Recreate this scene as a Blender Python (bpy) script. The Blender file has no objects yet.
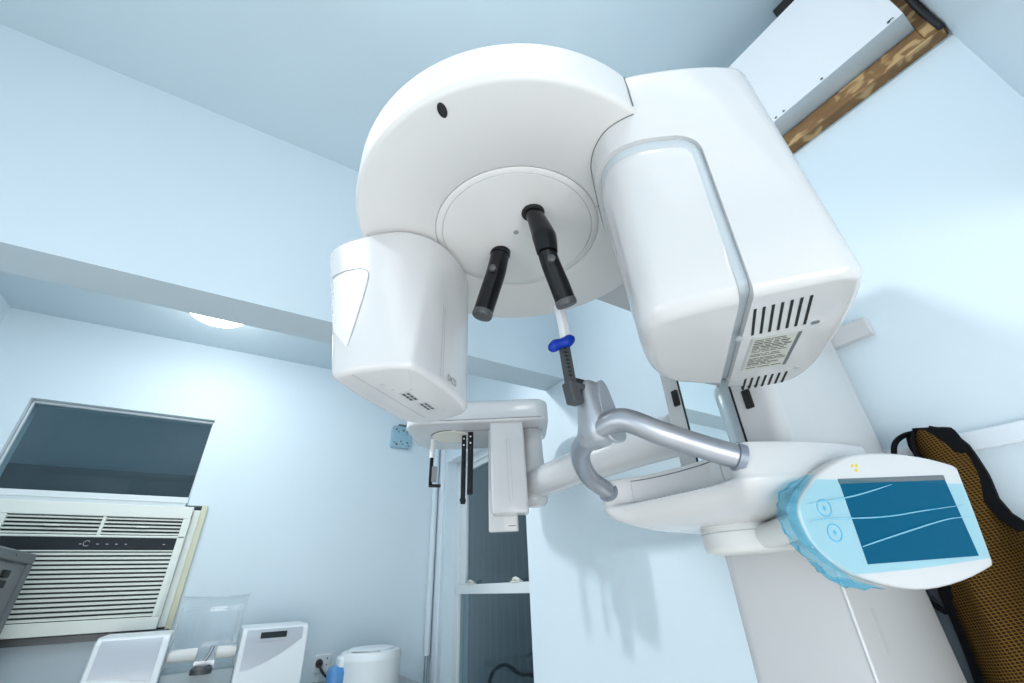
import bpy, bmesh, math, random
from mathutils import Vector, Matrix, Euler
random.seed(4)
C = bpy.context.scene.collection
H = 1.25                      # eye level of the camera above the floor; geometry below is written relative to it
PI = math.pi

# ------------------------------------------------------------------ materials
def mat(name, col, rough=.5, metal=0.0, spec=.5, coat=0.0, trans=0.0, alpha=1.0, emit=None, estr=0.0, ior=1.5, bump=0.0, bscale=200.0, vary=0.0, vscale=3.0, sheen=0.0):
    m = bpy.data.materials.new(name); m.use_nodes = True
    nt = m.node_tree; p = nt.nodes['Principled BSDF']
    p.inputs['Base Color'].default_value = (*col, 1); p.inputs['Roughness'].default_value = rough
    p.inputs['Metallic'].default_value = metal; p.inputs['Specular IOR Level'].default_value = spec
    p.inputs['Coat Weight'].default_value = coat; p.inputs['Coat Roughness'].default_value = .06
    p.inputs['Transmission Weight'].default_value = trans; p.inputs['Alpha'].default_value = alpha
    p.inputs['IOR'].default_value = ior; p.inputs['Sheen Weight'].default_value = sheen
    if emit:
        p.inputs['Emission Color'].default_value = (*emit, 1); p.inputs['Emission Strength'].default_value = estr
    tc = nt.nodes.new('ShaderNodeTexCoord')
    if vary:
        n = nt.nodes.new('ShaderNodeTexNoise'); n.inputs['Scale'].default_value = vscale; n.inputs['Detail'].default_value = 4
        nt.links.new(tc.outputs['Object'], n.inputs['Vector'])
        r = nt.nodes.new('ShaderNodeMapRange'); r.inputs['To Min'].default_value = 1 - vary; r.inputs['To Max'].default_value = 1 + vary
        nt.links.new(n.outputs['Fac'], r.inputs['Value'])
        h = nt.nodes.new('ShaderNodeHueSaturation'); h.inputs['Color'].default_value = (*col, 1)
        nt.links.new(r.outputs['Result'], h.inputs['Value']); nt.links.new(h.outputs['Color'], p.inputs['Base Color'])
    if bump:
        n = nt.nodes.new('ShaderNodeTexNoise'); n.inputs['Scale'].default_value = bscale
        nt.links.new(tc.outputs['Object'], n.inputs['Vector'])
        b = nt.nodes.new('ShaderNodeBump'); b.inputs['Strength'].default_value = bump; b.inputs['Distance'].default_value = .002
        nt.links.new(n.outputs['Fac'], b.inputs['Height']); nt.links.new(b.outputs['Normal'], p.inputs['Normal'])
    return m

WALL = (.70, .81, .88)
M = dict(
    wall=mat('wall_paint', WALL, .45, spec=.3, bump=.08, bscale=90, vary=.02),
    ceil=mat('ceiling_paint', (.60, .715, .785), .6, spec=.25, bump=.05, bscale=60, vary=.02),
    beam=mat('header_underside', (.56, .66, .72), .6, spec=.25, bump=.05, bscale=60),
    floor=mat('floor_vinyl', (.68, .65, .61), .4, vary=.06, vscale=6),
    white=mat('gloss_white_shell', (.60, .605, .615), .24, coat=.5),
    satin=mat('satin_white_plastic', (.69, .69, .688), .38, spec=.45),
    groove=mat('seam_grey', (.42, .45, .47), .6),
    seam=mat('seam_dark', (.13, .15, .16), .6),
    mark=mat('printed_grey', (.28, .30, .32), .6),
    black=mat('gloss_black_plastic', (.004, .0045, .006), .24, spec=.35),
    dark=mat('dark_grey_plastic', (.065, .068, .075), .45),
    slot=mat('slot_black', (.012, .013, .013), .8),
    rod=mat('charcoal_plastic', (.055, .06, .066), .4),
    accent=mat('pale_blue_grey_trim', (.50, .565, .61), .35, coat=.3),
    alu=mat('satin_aluminium', (.40, .42, .46), .36, metal=.85, bump=.05, bscale=500),
    collar=mat('grip_collar_grey', (.24, .27, .33), .4, metal=.4),
    cast=mat('cast_aluminium', (.46, .49, .53), .42, metal=.7),
    blue=mat('blue_silicone', (.001, .030, .33), .4, spec=.3),
    mirror=mat('mirror_glass', (.86, .92, .93), .02, metal=1.0),
    plate=mat('label_plate', (.50, .51, .46), .5),
    ink=mat('label_ink', (.06, .065, .06), .6),
    screen=mat('screen_glass', (.004, .035, .06), .25, spec=.12, emit=(.004, .17, .33), estr=.36),
    yellow=mat('warning_yellow', (.75, .58, .02), .5),
    btn=mat('button_line_blue', (.16, .50, .70), .5),
    cream=mat('cream_plastic', (.74, .73, .65), .4),
    frame=mat('window_vinyl', (.74, .80, .83), .35),
    trim=mat('trim_gloss_paint', (.78, .85, .92), .3, coat=.3),
    acw=mat('ac_plastic', (.80, .84, .79), .42),
    acy=mat('aged_ivory_plastic', (.66, .66, .50), .5),
    acin=mat('ac_recess', (.045, .06, .058), .8),
    acstrip=mat('ac_control_strip', (.018, .026, .03), .45, spec=.2),
    exterior=mat('exterior_board', (.30, .38, .42), .8),
    steel=mat('grey_painted_steel', (.12, .137, .145), .45, vary=.08, vscale=8),
    steel2=mat('light_grey_steel', (.14, .15, .155), .4),
    silver=mat('silver_grey_panel', (.50, .53, .58), .3, metal=.15),
    unitw=mat('white_unit_plastic', (.78, .83, .86), .3),
    unitblue=mat('blue_plastic', (.08, .26, .56), .35),
    trough=mat('grey_trough', (.30, .37, .40), .35),
    brush=mat('white_roller', (.72, .73, .72), .7, bump=.3, bscale=120),
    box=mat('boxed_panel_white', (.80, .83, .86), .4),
    boxu=mat('boxed_panel_shade', WALL, .45),
    binding=mat('black_webbing', (.0035, .004, .006), .8, spec=.15, bump=.2, bscale=400),
    lining=mat('slate_lining', (.085, .115, .135), .8),
    purple=mat('purple_grey_lining', (.05, .05, .075), .8),
    pipew=mat('white_conduit', (.72, .82, .88), .35),
    pipeg=mat('grey_conduit', (.34, .42, .47), .35, metal=.5),
    jbox=mat('painted_steel_box', (.36, .55, .66), .4, metal=.2),
    lamp=mat('lamp_glass', (.95, .95, .90), .3, emit=(1, 1, .95), estr=5.0),
    brass=mat('lamp_finial', (.62, .60, .50), .35, metal=.3),
    cable=mat('black_cable', (.010, .010, .012), .5),
    worktop=mat('grey_laminate', (.30, .34, .36), .4),
    cab=mat('white_laminate', (.66, .70, .73), .4),
)
def glass(name, col=(1, 1, 1), rough=0.0, mixf=.12):
    # thin clear sheet: mostly transmits, glossy on top by Fresnel
    m = bpy.data.materials.new(name); m.use_nodes = True; nt = m.node_tree
    nt.nodes.remove(nt.nodes['Principled BSDF']); out = nt.nodes['Material Output']
    t = nt.nodes.new('ShaderNodeBsdfTransparent'); t.inputs['Color'].default_value = (*col, 1)
    g = nt.nodes.new('ShaderNodeBsdfGlossy'); g.inputs['Roughness'].default_value = rough
    lw = nt.nodes.new('ShaderNodeLayerWeight'); lw.inputs['Blend'].default_value = .5
    pw = nt.nodes.new('ShaderNodeMath'); pw.operation = 'POWER'; pw.inputs[1].default_value = 4; nt.links.new(lw.outputs['Facing'], pw.inputs[0])
    f = nt.nodes.new('ShaderNodeMapRange'); f.inputs['To Min'].default_value = .035; f.inputs['To Max'].default_value = .7; nt.links.new(pw.outputs[0], f.inputs['Value'])
    x = nt.nodes.new('ShaderNodeMixShader')
    nt.links.new(f.outputs['Result'], x.inputs[0]); nt.links.new(t.outputs[0], x.inputs[1]); nt.links.new(g.outputs[0], x.inputs[2])
    nt.links.new(x.outputs[0], out.inputs['Surface'])
    return m
M['glass'] = glass('window_glass', (.72, .80, .83))
M['acrylic'] = glass('clear_acrylic', (.975, .985, .99), .03)
def film_mat():
    m = bpy.data.materials.new('blue_barrier_film'); m.use_nodes = True; nt = m.node_tree
    nt.nodes.remove(nt.nodes['Principled BSDF']); out = nt.nodes['Material Output']
    t = nt.nodes.new('ShaderNodeBsdfTransparent'); t.inputs['Color'].default_value = (.72, .925, .985, 1)
    p = nt.nodes.new('ShaderNodeBsdfPrincipled'); p.inputs['Base Color'].default_value = (.03, .36, .66, 1); p.inputs['Roughness'].default_value = .12
    x = nt.nodes.new('ShaderNodeMixShader'); x.inputs[0].default_value = 0.0
    nt.links.new(t.outputs[0], x.inputs[1]); nt.links.new(p.outputs[0], x.inputs[2]); nt.links.new(x.outputs[0], out.inputs['Surface'])
    return m
M['film'] = film_mat()
def fold_mat():
    m = bpy.data.materials.new('folded_film'); m.use_nodes = True; nt = m.node_tree
    nt.nodes.remove(nt.nodes['Principled BSDF']); out = nt.nodes['Material Output']
    t = nt.nodes.new('ShaderNodeBsdfTransparent'); t.inputs['Color'].default_value = (.62, .90, .98, 1)
    p = nt.nodes.new('ShaderNodeBsdfPrincipled'); p.inputs['Base Color'].default_value = (.14, .58, .86, 1); p.inputs['Roughness'].default_value = .12
    x = nt.nodes.new('ShaderNodeMixShader'); x.inputs[0].default_value = .24
    nt.links.new(t.outputs[0], x.inputs[1]); nt.links.new(p.outputs[0], x.inputs[2]); nt.links.new(x.outputs[0], out.inputs['Surface'])
    return m
M['fold'] = fold_mat()
M['crease'] = mat('film_crease', (.30, .66, .86), .2, alpha=.55)
def mesh_fabric():
    m = mat('brown_mesh_fabric', (.10, .05, .02), .85, spec=.12); nt = m.node_tree; p = nt.nodes['Principled BSDF']
    tc = nt.nodes.new('ShaderNodeTexCoord'); mp = nt.nodes.new('ShaderNodeMapping')
    mp.inputs['Rotation'].default_value = (math.radians(12), 0, 0)
    nt.links.new(tc.outputs['Object'], mp.inputs['Vector'])
    sx = nt.nodes.new('ShaderNodeSeparateXYZ'); nt.links.new(mp.outputs['Vector'], sx.inputs['Vector'])
    outs = []
    for ax, per in (('Y', .0062), ('Z', .0050)):
        a = nt.nodes.new('ShaderNodeMath'); a.operation = 'MULTIPLY'; a.inputs[1].default_value = 2 * PI / per
        b = nt.nodes.new('ShaderNodeMath'); b.operation = 'SINE'
        nt.links.new(sx.outputs[ax], a.inputs[0]); nt.links.new(a.outputs[0], b.inputs[0]); outs.append(b)
    mx = nt.nodes.new('ShaderNodeMath'); mx.operation = 'MAXIMUM'
    nt.links.new(outs[0].outputs[0], mx.inputs[0]); nt.links.new(outs[1].outputs[0], mx.inputs[1])
    r = nt.nodes.new('ShaderNodeValToRGB')
    r.color_ramp.elements[0].position = .55; r.color_ramp.elements[0].color = (.019, .010, .004, 1)
    r.color_ramp.elements[1].position = 1.0; r.color_ramp.elements[1].color = (.165, .088, .013, 1)
    nt.links.new(mx.outputs[0], r.inputs['Fac']); nt.links.new(r.outputs['Color'], p.inputs['Base Color'])
    return m
M['mesh'] = mesh_fabric()
def wood_mat():
    m = mat('raw_pine_board', (.3, .16, .05), .6); nt = m.node_tree; p = nt.nodes['Principled BSDF']
    tc = nt.nodes.new('ShaderNodeTexCoord'); n = nt.nodes.new('ShaderNodeTexNoise')
    mp = nt.nodes.new('ShaderNodeMapping'); mp.inputs['Scale'].default_value = (9, 9, 16)
    nt.links.new(tc.outputs['Object'], mp.inputs['Vector']); nt.links.new(mp.outputs['Vector'], n.inputs['Vector'])
    n.inputs['Scale'].default_value = 1.9; n.inputs['Detail'].default_value = 1.2; n.inputs['Distortion'].default_value = .6
    r = nt.nodes.new('ShaderNodeValToRGB'); e = r.color_ramp.elements
    e[0].position = .38; e[0].color = (.22, .115, .042, 1); e[1].position = .66; e[1].color = (.58, .39, .18, 1)
    k = e.new(.53); k.color = (.26, .14, .052, 1)
    k = e.new(.58); k.color = (.50, .32, .14, 1)
    nt.links.new(n.outputs['Fac'], r.inputs['Fac']); nt.links.new(r.outputs['Color'], p.inputs['Base Color'])
    return m
M['wood'] = wood_mat()
def siding_mat():
    m = mat('dark_siding', (.10, .14, .16), .7); nt = m.node_tree; p = nt.nodes['Principled BSDF']
    tc = nt.nodes.new('ShaderNodeTexCoord'); sx = nt.nodes.new('ShaderNodeSeparateXYZ'); nt.links.new(tc.outputs['Object'], sx.inputs['Vector'])
    a = nt.nodes.new('ShaderNodeMath'); a.operation = 'PINGPONG'; a.inputs[1].default_value = .055
    nt.links.new(sx.outputs['Y'], a.inputs[0])
    r = nt.nodes.new('ShaderNodeValToRGB'); r.color_ramp.elements[0].position = 0; r.color_ramp.elements[0].color = (.16, .185, .20, 1)
    r.color_ramp.elements[1].position = .012; r.color_ramp.elements[1].color = (.105, .13, .145, 1)
    nt.links.new(a.outputs[0], r.inputs['Fac']); nt.links.new(r.outputs['Color'], p.inputs['Base Color'])
    return m
M['siding'] = siding_mat()

# ------------------------------------------------------------------ mesh helpers
WL = {}                                                             # world location of every object made
def V(*a): return Vector(a[0] if len(a) == 1 else a)
def obj(name, bm, m, parent=None, bevel=0, seg=3, angle=40, sub=0, smooth=True, label=None, wn=True):
    bmesh.ops.remove_doubles(bm, verts=bm.verts, dist=1e-6)
    bmesh.ops.recalc_face_normals(bm, faces=bm.faces)
    me = bpy.data.meshes.new(name)
    lo = Vector([min(v.co[i] for v in bm.verts) for i in range(3)]); hi = Vector([max(v.co[i] for v in bm.verts) for i in range(3)])
    c = (lo + hi) / 2
    bmesh.ops.translate(bm, verts=bm.verts, vec=-c)
    bm.to_mesh(me); bm.free()
    for mm in (m if isinstance(m, (list, tuple)) else [m]): me.materials.append(mm)
    o = bpy.data.objects.new(name, me); C.objects.link(o)
    w = c + Vector((0, 0, H))
    WL[o.name] = w
    if parent: o.parent = parent; o.location = w - WL[parent.name]
    else: o.location = w
    if smooth:
        me.shade_smooth()
        if not bevel: me.set_sharp_from_angle(angle=math.radians(angle))
    if bevel:
        b = o.modifiers.new('bevel', 'BEVEL'); b.width = bevel; b.segments = seg; b.limit_method = 'ANGLE'; b.angle_limit = math.radians(angle); b.harden_normals = False
        if wn:
            w_ = o.modifiers.new('wn', 'WEIGHTED_NORMAL'); w_.keep_sharp = False; w_.weight = 80
    if sub:
        s = o.modifiers.new('sub', 'SUBSURF'); s.levels = sub; s.render_levels = sub
    if label: o['label'] = label
    return o
def thing(name, label, cat, loc, group=None):
    o = bpy.data.objects.new(name, None); C.objects.link(o)
    o.empty_display_size = .1
    o.location = Vector(loc) + Vector((0, 0, H)); WL[o.name] = o.location.copy()
    o['label'] = label; o['category'] = cat
    if group: o['group'] = group
    return o
def tag(o, label, cat, group=None):
    o['label'] = label; o['category'] = cat
    if group: o['group'] = group
    return o
def struct(o): o['kind'] = 'structure'; return o

def bx(bm, lo, hi, mi=0, M4=None):
    vs = [bm.verts.new((x, y, z)) for x in (lo[0], hi[0]) for y in (lo[1], hi[1]) for z in (lo[2], hi[2])]
    fs = [(0, 1, 3, 2), (4, 6, 7, 5), (0, 4, 5, 1), (2, 3, 7, 6), (0, 2, 6, 4), (1, 5, 7, 3)]
    out = []
    for f in fs:
        q = bm.faces.new([vs[i] for i in f]); q.material_index = mi; out.append(q)
    if M4 is not None: bmesh.ops.transform(bm, matrix=M4, verts=vs)
    return vs
def loft(bm, rings, cap0=True, cap1=True, mi=0, closed=True):
    R_ = [[bm.verts.new(p) for p in r] for r in rings]
    n = len(R_[0])
    for a, b in zip(R_, R_[1:]):
        for i in range(n if closed else n - 1):
            f = bm.faces.new((a[i], a[(i + 1) % n], b[(i + 1) % n], b[i])); f.material_index = mi
    if cap0: f = bm.faces.new(list(reversed(R_[0]))); f.material_index = mi
    if cap1: f = bm.faces.new(R_[-1]); f.material_index = mi
    return R_
def smooth_path(pts, n=6):
    pts = [Vector(p) for p in pts]; out = []
    for i in range(len(pts) - 1):
        p0 = pts[max(i - 1, 0)]; p1 = pts[i]; p2 = pts[i + 1]; p3 = pts[min(i + 2, len(pts) - 1)]
        for k in range(n):
            t = k / n
            out.append(.5 * ((2 * p1) + (p2 - p0) * t + (2 * p0 - 5 * p1 + 4 * p2 - p3) * t * t + (3 * p1 - p0 - 3 * p2 + p3) * t ** 3))
    out.append(pts[-1]); return out
def tube(bm, pts, rad, seg=20, mi=0, caps=True, flat=1.0, ref=None):
    pts = [Vector(p) for p in pts]; n = len(pts)
    rads = rad if isinstance(rad, (list, tuple)) else [rad] * n
    if len(rads) != n:
        m_ = len(rads); rads = [rads[min(int(i * (m_ - 1) / (n - 1)), m_ - 2)] * (1 - (i * (m_ - 1) / (n - 1) - min(int(i * (m_ - 1) / (n - 1)), m_ - 2))) + rads[min(int(i * (m_ - 1) / (n - 1)), m_ - 2) + 1] * (i * (m_ - 1) / (n - 1) - min(int(i * (m_ - 1) / (n - 1)), m_ - 2)) for i in range(n)]
    t0 = (pts[1] - pts[0]).normalized()
    u = Vector(ref) if ref else (Vector((0, 0, 1)) if abs(t0.z) < .9 else Vector((1, 0, 0)))
    rings = []
    for i, p in enumerate(pts):
        t = (pts[min(i + 1, n - 1)] - pts[max(i - 1, 0)]).normalized()
        u = (u - t * u.dot(t)).normalized(); w = t.cross(u)
        rings.append([p + u * math.cos(2 * PI * k / seg) * rads[i] + w * math.sin(2 * PI * k / seg) * rads[i] * flat for k in range(seg)])
    loft(bm, rings, caps, caps, mi)
def cyl(bm, a, b, r, seg=24, mi=0, r2=None): tube(bm, [a, b], [r, r if r2 is None else r2], seg, mi)
def lathe(bm, prof, c=(0, 0, 0), seg=64, mi=0, cap0=True, cap1=True):
    rings = [[(c[0] + r * math.cos(2 * PI * k / seg), c[1] + r * math.sin(2 * PI * k / seg), c[2] + z) for k in range(seg)] for r, z in prof]
    loft(bm, rings, cap0, cap1, mi)
def rrect(x0, x1, y0, y1, r, n=6):
    """rounded rectangle outline in 2-D; r is one radius or four (x0y0, x1y0, x1y1, x0y1)"""
    rs = r if isinstance(r, (list, tuple)) else [r] * 4
    out = []
    for (cx, cy, a0, rr) in ((x0 + rs[0], y0 + rs[0], PI, rs[0]), (x1 - rs[1], y0 + rs[1], 1.5 * PI, rs[1]), (x1 - rs[2], y1 - rs[2], 0, rs[2]), (x0 + rs[3], y1 - rs[3], .5 * PI, rs[3])):
        for k in range(n + 1):
            a = a0 + .5 * PI * k / n; out.append((cx + rr * math.cos(a), cy + rr * math.sin(a)))
    return out
def inset(poly, d, c=None):
    if c is None: c = (sum(p[0] for p in poly) / len(poly), sum(p[1] for p in poly) / len(poly))
    n = len(poly); out = []
    if sum(poly[i - 1][0] * poly[i][1] - poly[i][0] * poly[i - 1][1] for i in range(n)) < 0: d = -d
    for i in range(n):
        a = Vector(poly[i - 1]); p = Vector(poly[i]); b = Vector(poly[(i + 1) % n])
        e1 = (p - a); e2 = (b - p)
        if e1.length < 1e-9: e1 = e2
        if e2.length < 1e-9: e2 = e1
        e1.normalize(); e2.normalize()
        nn = Vector((-e1.y - e2.y, e1.x + e2.x))
        if nn.length < 1e-6: nn = Vector((-e1.y, e1.x))
        nn.normalize()
        k = max(.5, nn.dot(Vector((-e1.y, e1.x))))
        out.append(tuple(p + nn * d / k))
    return out
def fillet_levels(z0, z1, r0, r1, n=4):
    """(z, inset) pairs for a body with rounded bottom (r0) and top (r1) edges"""
    out = []
    if r0:
        for k in range(n + 1):
            a = .5 * PI * k / n; out.append((z0 + r0 * (1 - math.sin(a)) if False else z0 + r0 * (1 - math.cos(a)), r0 * (1 - math.sin(a))))
    else: out.append((z0, 0))
    if r1:
        for k in range(n + 1):
            a = .5 * PI * k / n; out.append((z1 - r1 * (1 - math.sin(a)), r1 * (1 - math.cos(a))))
    else: out.append((z1, 0))
    return out
def prism(bm, poly, z0, z1, r0=0, r1=0, f=lambda x, y, z: (x, y, z), mi=0, n=4):
    loft(bm, [[f(*p, z) for p in (inset(poly, d) if d else poly)] for z, d in fillet_levels(z0, z1, r0, r1, n)], mi=mi)
def new(): return bmesh.new()
def apply_bool(o, cutter, parent=None):
    md = o.modifiers.new('cut', 'BOOLEAN'); md.object = cutter; md.operation = 'DIFFERENCE'; md.solver = 'EXACT'
    bpy.context.view_layer.update()
    dg = bpy.context.evaluated_depsgraph_get()
    me = bpy.data.meshes.new_from_object(o.evaluated_get(dg))
    o.modifiers.clear(); o.data = me
    bpy.data.objects.remove(cutter)
def text_bm(s, size):
    cu = bpy.data.curves.new('t', 'FONT'); cu.body = s; cu.size = size; cu.extrude = 0; cu.align_x = 'CENTER'; cu.align_y = 'CENTER'
    o = bpy.data.objects.new('t', cu); C.objects.link(o); bpy.context.view_layer.update()
    me = bpy.data.meshes.new_from_object(o.evaluated_get(bpy.context.evaluated_depsgraph_get()))
    bm = new(); bm.from_mesh(me); bpy.data.objects.remove(o); bpy.data.meshes.remove(me)
    r = bmesh.ops.extrude_face_region(bm, geom=bm.faces[:])
    bmesh.ops.translate(bm, verts=[g for g in r['geom'] if isinstance(g, bmesh.types.BMVert)], vec=(0, 0, .0006))
    return bm

# ------------------------------------------------------------------ room shell
FL = -H
XR, YB, XL, YP = 1.40, 3.43, -1.47, -.16
CZ, HB0, HB1, HZ, CZ2 = 1.918, 1.655, 1.844, .983, 1.595
def wall_holes(name, axis, pos, th, u0, u1, z0, z1, holes, m):
    """wall slab on plane axis=pos, growing away from the room by th, with rectangular holes (ua,ub,za,zb)"""
    us = sorted({u0, u1, *[h[0] for h in holes], *[h[1] for h in holes]}); zs = sorted({z0, z1, *[h[2] for h in holes], *[h[3] for h in holes]})
    bm = new()
    P = (lambda u, z, d: (pos + d, u, z)) if axis == 'x' else (lambda u, z, d: (u, pos + d, z))
    solid = lambda i, j: 0 <= i < len(us) - 1 and 0 <= j < len(zs) - 1 and not any(h[0] <= us[i] and us[i + 1] <= h[1] and h[2] <= zs[j] and zs[j + 1] <= h[3] for h in holes)
    def q(*ps): bm.faces.new([bm.verts.new(p) for p in ps])
    for i in range(len(us) - 1):
        for j in range(len(zs) - 1):
            if not solid(i, j): continue
            a, b, c, d = us[i], us[i + 1], zs[j], zs[j + 1]
            for dd in (0, th): q(P(a, c, dd), P(b, c, dd), P(b, d, dd), P(a, d, dd))
            if not solid(i - 1, j): q(P(a, c, 0), P(a, d, 0), P(a, d, th), P(a, c, th))
            if not solid(i + 1, j): q(P(b, c, 0), P(b, d, 0), P(b, d, th), P(b, c, th))
            if not solid(i, j - 1): q(P(a, c, 0), P(b, c, 0), P(b, c, th), P(a, c, th))
            if not solid(i, j + 1): q(P(a, d, 0), P(b, d, 0), P(b, d, th), P(a, d, th))
    return struct(obj(name, bm, m, smooth=False))
YF = -1.9
W2 = (2.115, 3.225, -.62, .89)
HATCH = (-.12, .62, 1.375, 1.84)
wall_holes('wall_right', 'x', XR, .20, YP - .12, YB + .2, FL, CZ, [W2, HATCH], M['wall'])
W1 = (-1.169, -.150, -.17, 1.056)
wall_holes('wall_back', 'y', YB, .16, XL - .15, XR, FL, CZ2 + .05, [W1], M['wall'])
bm = new(); bx(bm, (XL - .15, YF, FL), (XL, YB, CZ)); struct(obj('wall_left', bm, M['wall'], smooth=False))
bm = new(); bx(bm, (XL, YF - .12, FL), (XR, YF, CZ)); struct(obj('wall_front', bm, M['wall'], smooth=False))
bm = new(); bx(bm, (.62, YP - .12, .66), (XR, YP, CZ)); struct(obj('wall_pier_top', bm, M['wall'], smooth=False))  # pier cut short below so the added rear fill gets through
bm = new(); bx(bm, (XR, YF - .12, FL), (XR + .12, YP - .12, CZ)); struct(obj('wall_entry', bm, M['wall'], smooth=False))
bm = new(); bx(bm, (XL - .15, YF - .12, FL - .1), (XR + .15, YB + .15, FL)); struct(obj('floor', bm, M['floor'], smooth=False))
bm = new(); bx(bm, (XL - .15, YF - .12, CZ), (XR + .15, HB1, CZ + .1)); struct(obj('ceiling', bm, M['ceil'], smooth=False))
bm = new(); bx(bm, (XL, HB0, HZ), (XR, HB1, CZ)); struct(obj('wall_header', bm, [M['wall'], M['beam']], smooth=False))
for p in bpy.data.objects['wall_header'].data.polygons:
    if p.normal.z < -.5: p.material_index = 1  # downward face gets a darker tone than the sides
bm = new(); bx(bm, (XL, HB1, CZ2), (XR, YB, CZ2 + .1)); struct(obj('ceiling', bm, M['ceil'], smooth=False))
# exterior boards seen dark through the panes
bm = new(); bx(bm, (-2.2, YB + .55, -1.2), (.9, YB + .60, 2.2)); struct(obj('wall_outside', bm, M['exterior'], smooth=False))
bm = new(); bx(bm, (-2.2, YB + .40, -1.2), (.9, YB + .44, .76)); struct(obj('wall_outside', bm, M['siding'], smooth=False))  # dark board added to imitate the darker reflection low in the pane
bm = new(); bx(bm, (XR + .62, 1.2, -1.2), (XR + .66, 4.6, 2.2)); struct(obj('wall_outside', bm, M['siding'], smooth=False))

# chair rail on the right wall
bm = new(); bx(bm, (XR - .018, YP, .224), (XR, .44, .266)); bx(bm, (XR - .018, .66, .224), (XR, 2.02, .266)) if False else None
struct(obj('trim_1', bm, M['trim'], bevel=.004))

# ------------------------------------------------------------------ window_1 with the air conditioner
win = thing('window_1', 'x', 'x', (-.7, YB, .5)); del win['label']; del win['category']; struct(win)
bm = new()
x0, x1, zt, zb = -1.165, -.254, 1.052, .548
y0, y1 = YB + .035, YB + .075
bx(bm, (x0, y0, zt - .012), (x1 - .006, y1, zt)); bx(bm, (x0, y0, zb - .055), (x1, y1 - .01, zb)); bx(bm, (x0, y0, zb), (x0 + .008, y1, zt - .012)); bx(bm, (x1 - .010, y0, zb), (x1, y1, zt - .012))
bx(bm, (x0, YB - .012, .49), (-.262, y0, .515)); bx(bm, (x0, YB - .018, .512), (-.255, YB + .035, .546))
obj('window_frame', bm, M['frame'], win, bevel=.003)
bm = new(); bx(bm, (x0 + .008, y0 + .018, zb), (x1 - .010, y0 + .022, zt - .012)); obj('window_pane', bm, M['glass'], win)
bm = new(); bx(bm, (-.254, YB - .001, .503), (-.150, YB + .12, 1.056)); struct(obj('wall_patch', bm, M['wall'], smooth=False))

ac = thing('air_conditioner', 'ivory window air conditioner with slatted grille fitted under the dark pane', 'air conditioner', (-.62, 3.40, -.14))
bm = new(); bx(bm, (-1.09, 3.345, -.136), (-.207, 3.80, .475)); obj('housing', bm, M['acw'], ac, bevel=.006)
ax0, ax1 = -1.09, -.207; gx0, gx1 = -.985, -.243
bm = new(); yF = 3.315; yR = 3.346
bx(bm, (ax0, yF, .412), (ax1, yR, .478)); bx(bm, (ax0, yF, -.136), (ax1, yR, -.078)); bx(bm, (ax0, yF, -.078), (gx0, yR, .412)); bx(bm, (gx1, yF, -.078), (ax1, yR, .412))
bx(bm, (ax0, yF, .305), (ax1, yR, .317)); bx(bm, (-.607, yF, .317), (-.592, yR, .412)); bx(bm, (gx0, yF + .002, .236), (gx1, yR, .243))
obj('front_cover', bm, M['acw'], ac, bevel=.004)
bm = new(); bx(bm, (gx0 - .01, yR - .006, -.085), (gx1 + .01, yR - .002, .42)); obj('recess', bm, M['acin'], ac)
bm = new(); bx(bm, (gx0, yF + .003, .243), (gx1, yR, .305)); strip = obj('control_strip', bm, M['acstrip'], ac)
for xx in (-.66, -.59, -.55, -.51, -.47, -.30):
    bm = new(); bx(bm, (xx, yF + .0015, .270), (xx + .010, yF + .003, .274)); obj('printed_symbol', bm, M['groove'], strip)
bm = new(); tube(bm, [(-.63 + .013 * math.cos(a), yF + .002, .275 + .013 * math.sin(a)) for a in [.6 + k * .26 for k in range(20)]], .0016, 6); obj('printed_symbol', bm, M['groove'], strip)
def slats(xa, xb, za, zb_, n, yf, h, tilt=.3):
    b_ = new()
    for k in range(n):
        z = za + (zb_ - za) * (k + .5) / n
        m4 = Matrix.Translation((0, yf + .012, z)) @ Matrix.Rotation(tilt, 4, 'X')
        bx(b_, (xa, -.005, -h / 2), (xb, .005, h / 2), 0, m4)
    return b_
for k, (xa, xb) in enumerate(((gx0, -.607), (-.592, gx1))):
    bm = slats(xa, xb, .317, .412, 5, yF, .0075)
    lv = obj('louvre', bm, M['acw'], ac)
    bm = new(); bx(bm, ((xa + xb) / 2 - .03, yF - .006, .357), ((xa + xb) / 2 + .03, yF + .004, .366)); obj('louvre_tab', bm, M['acw'], lv, bevel=.002)
bm = slats(gx0, gx1, -.078, .236, 15, yF + .001, .0112, .18); obj('intake_grille', bm, M['acw'], ac)
bm = new(); bx(bm, (-.207, 3.385, -.132), (-.172, 3.44, .47)); obj('side_gasket', bm, M['acw'], ac, bevel=.003, label='grey white accordion side panel')
sp = new(); bx(sp, (-.174, 3.395, -.150), (-.142, 3.45, .50)); obj('side_panel', sp, M['acy'], ac, bevel=.004, label='yellowed side strip')
bm = new(); bx(bm, (-1.16, 3.36, -.172), (-.150, 3.52, -.140)); obj('support_ledge', bm, M['steel2'], ac, bevel=.002)

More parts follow.
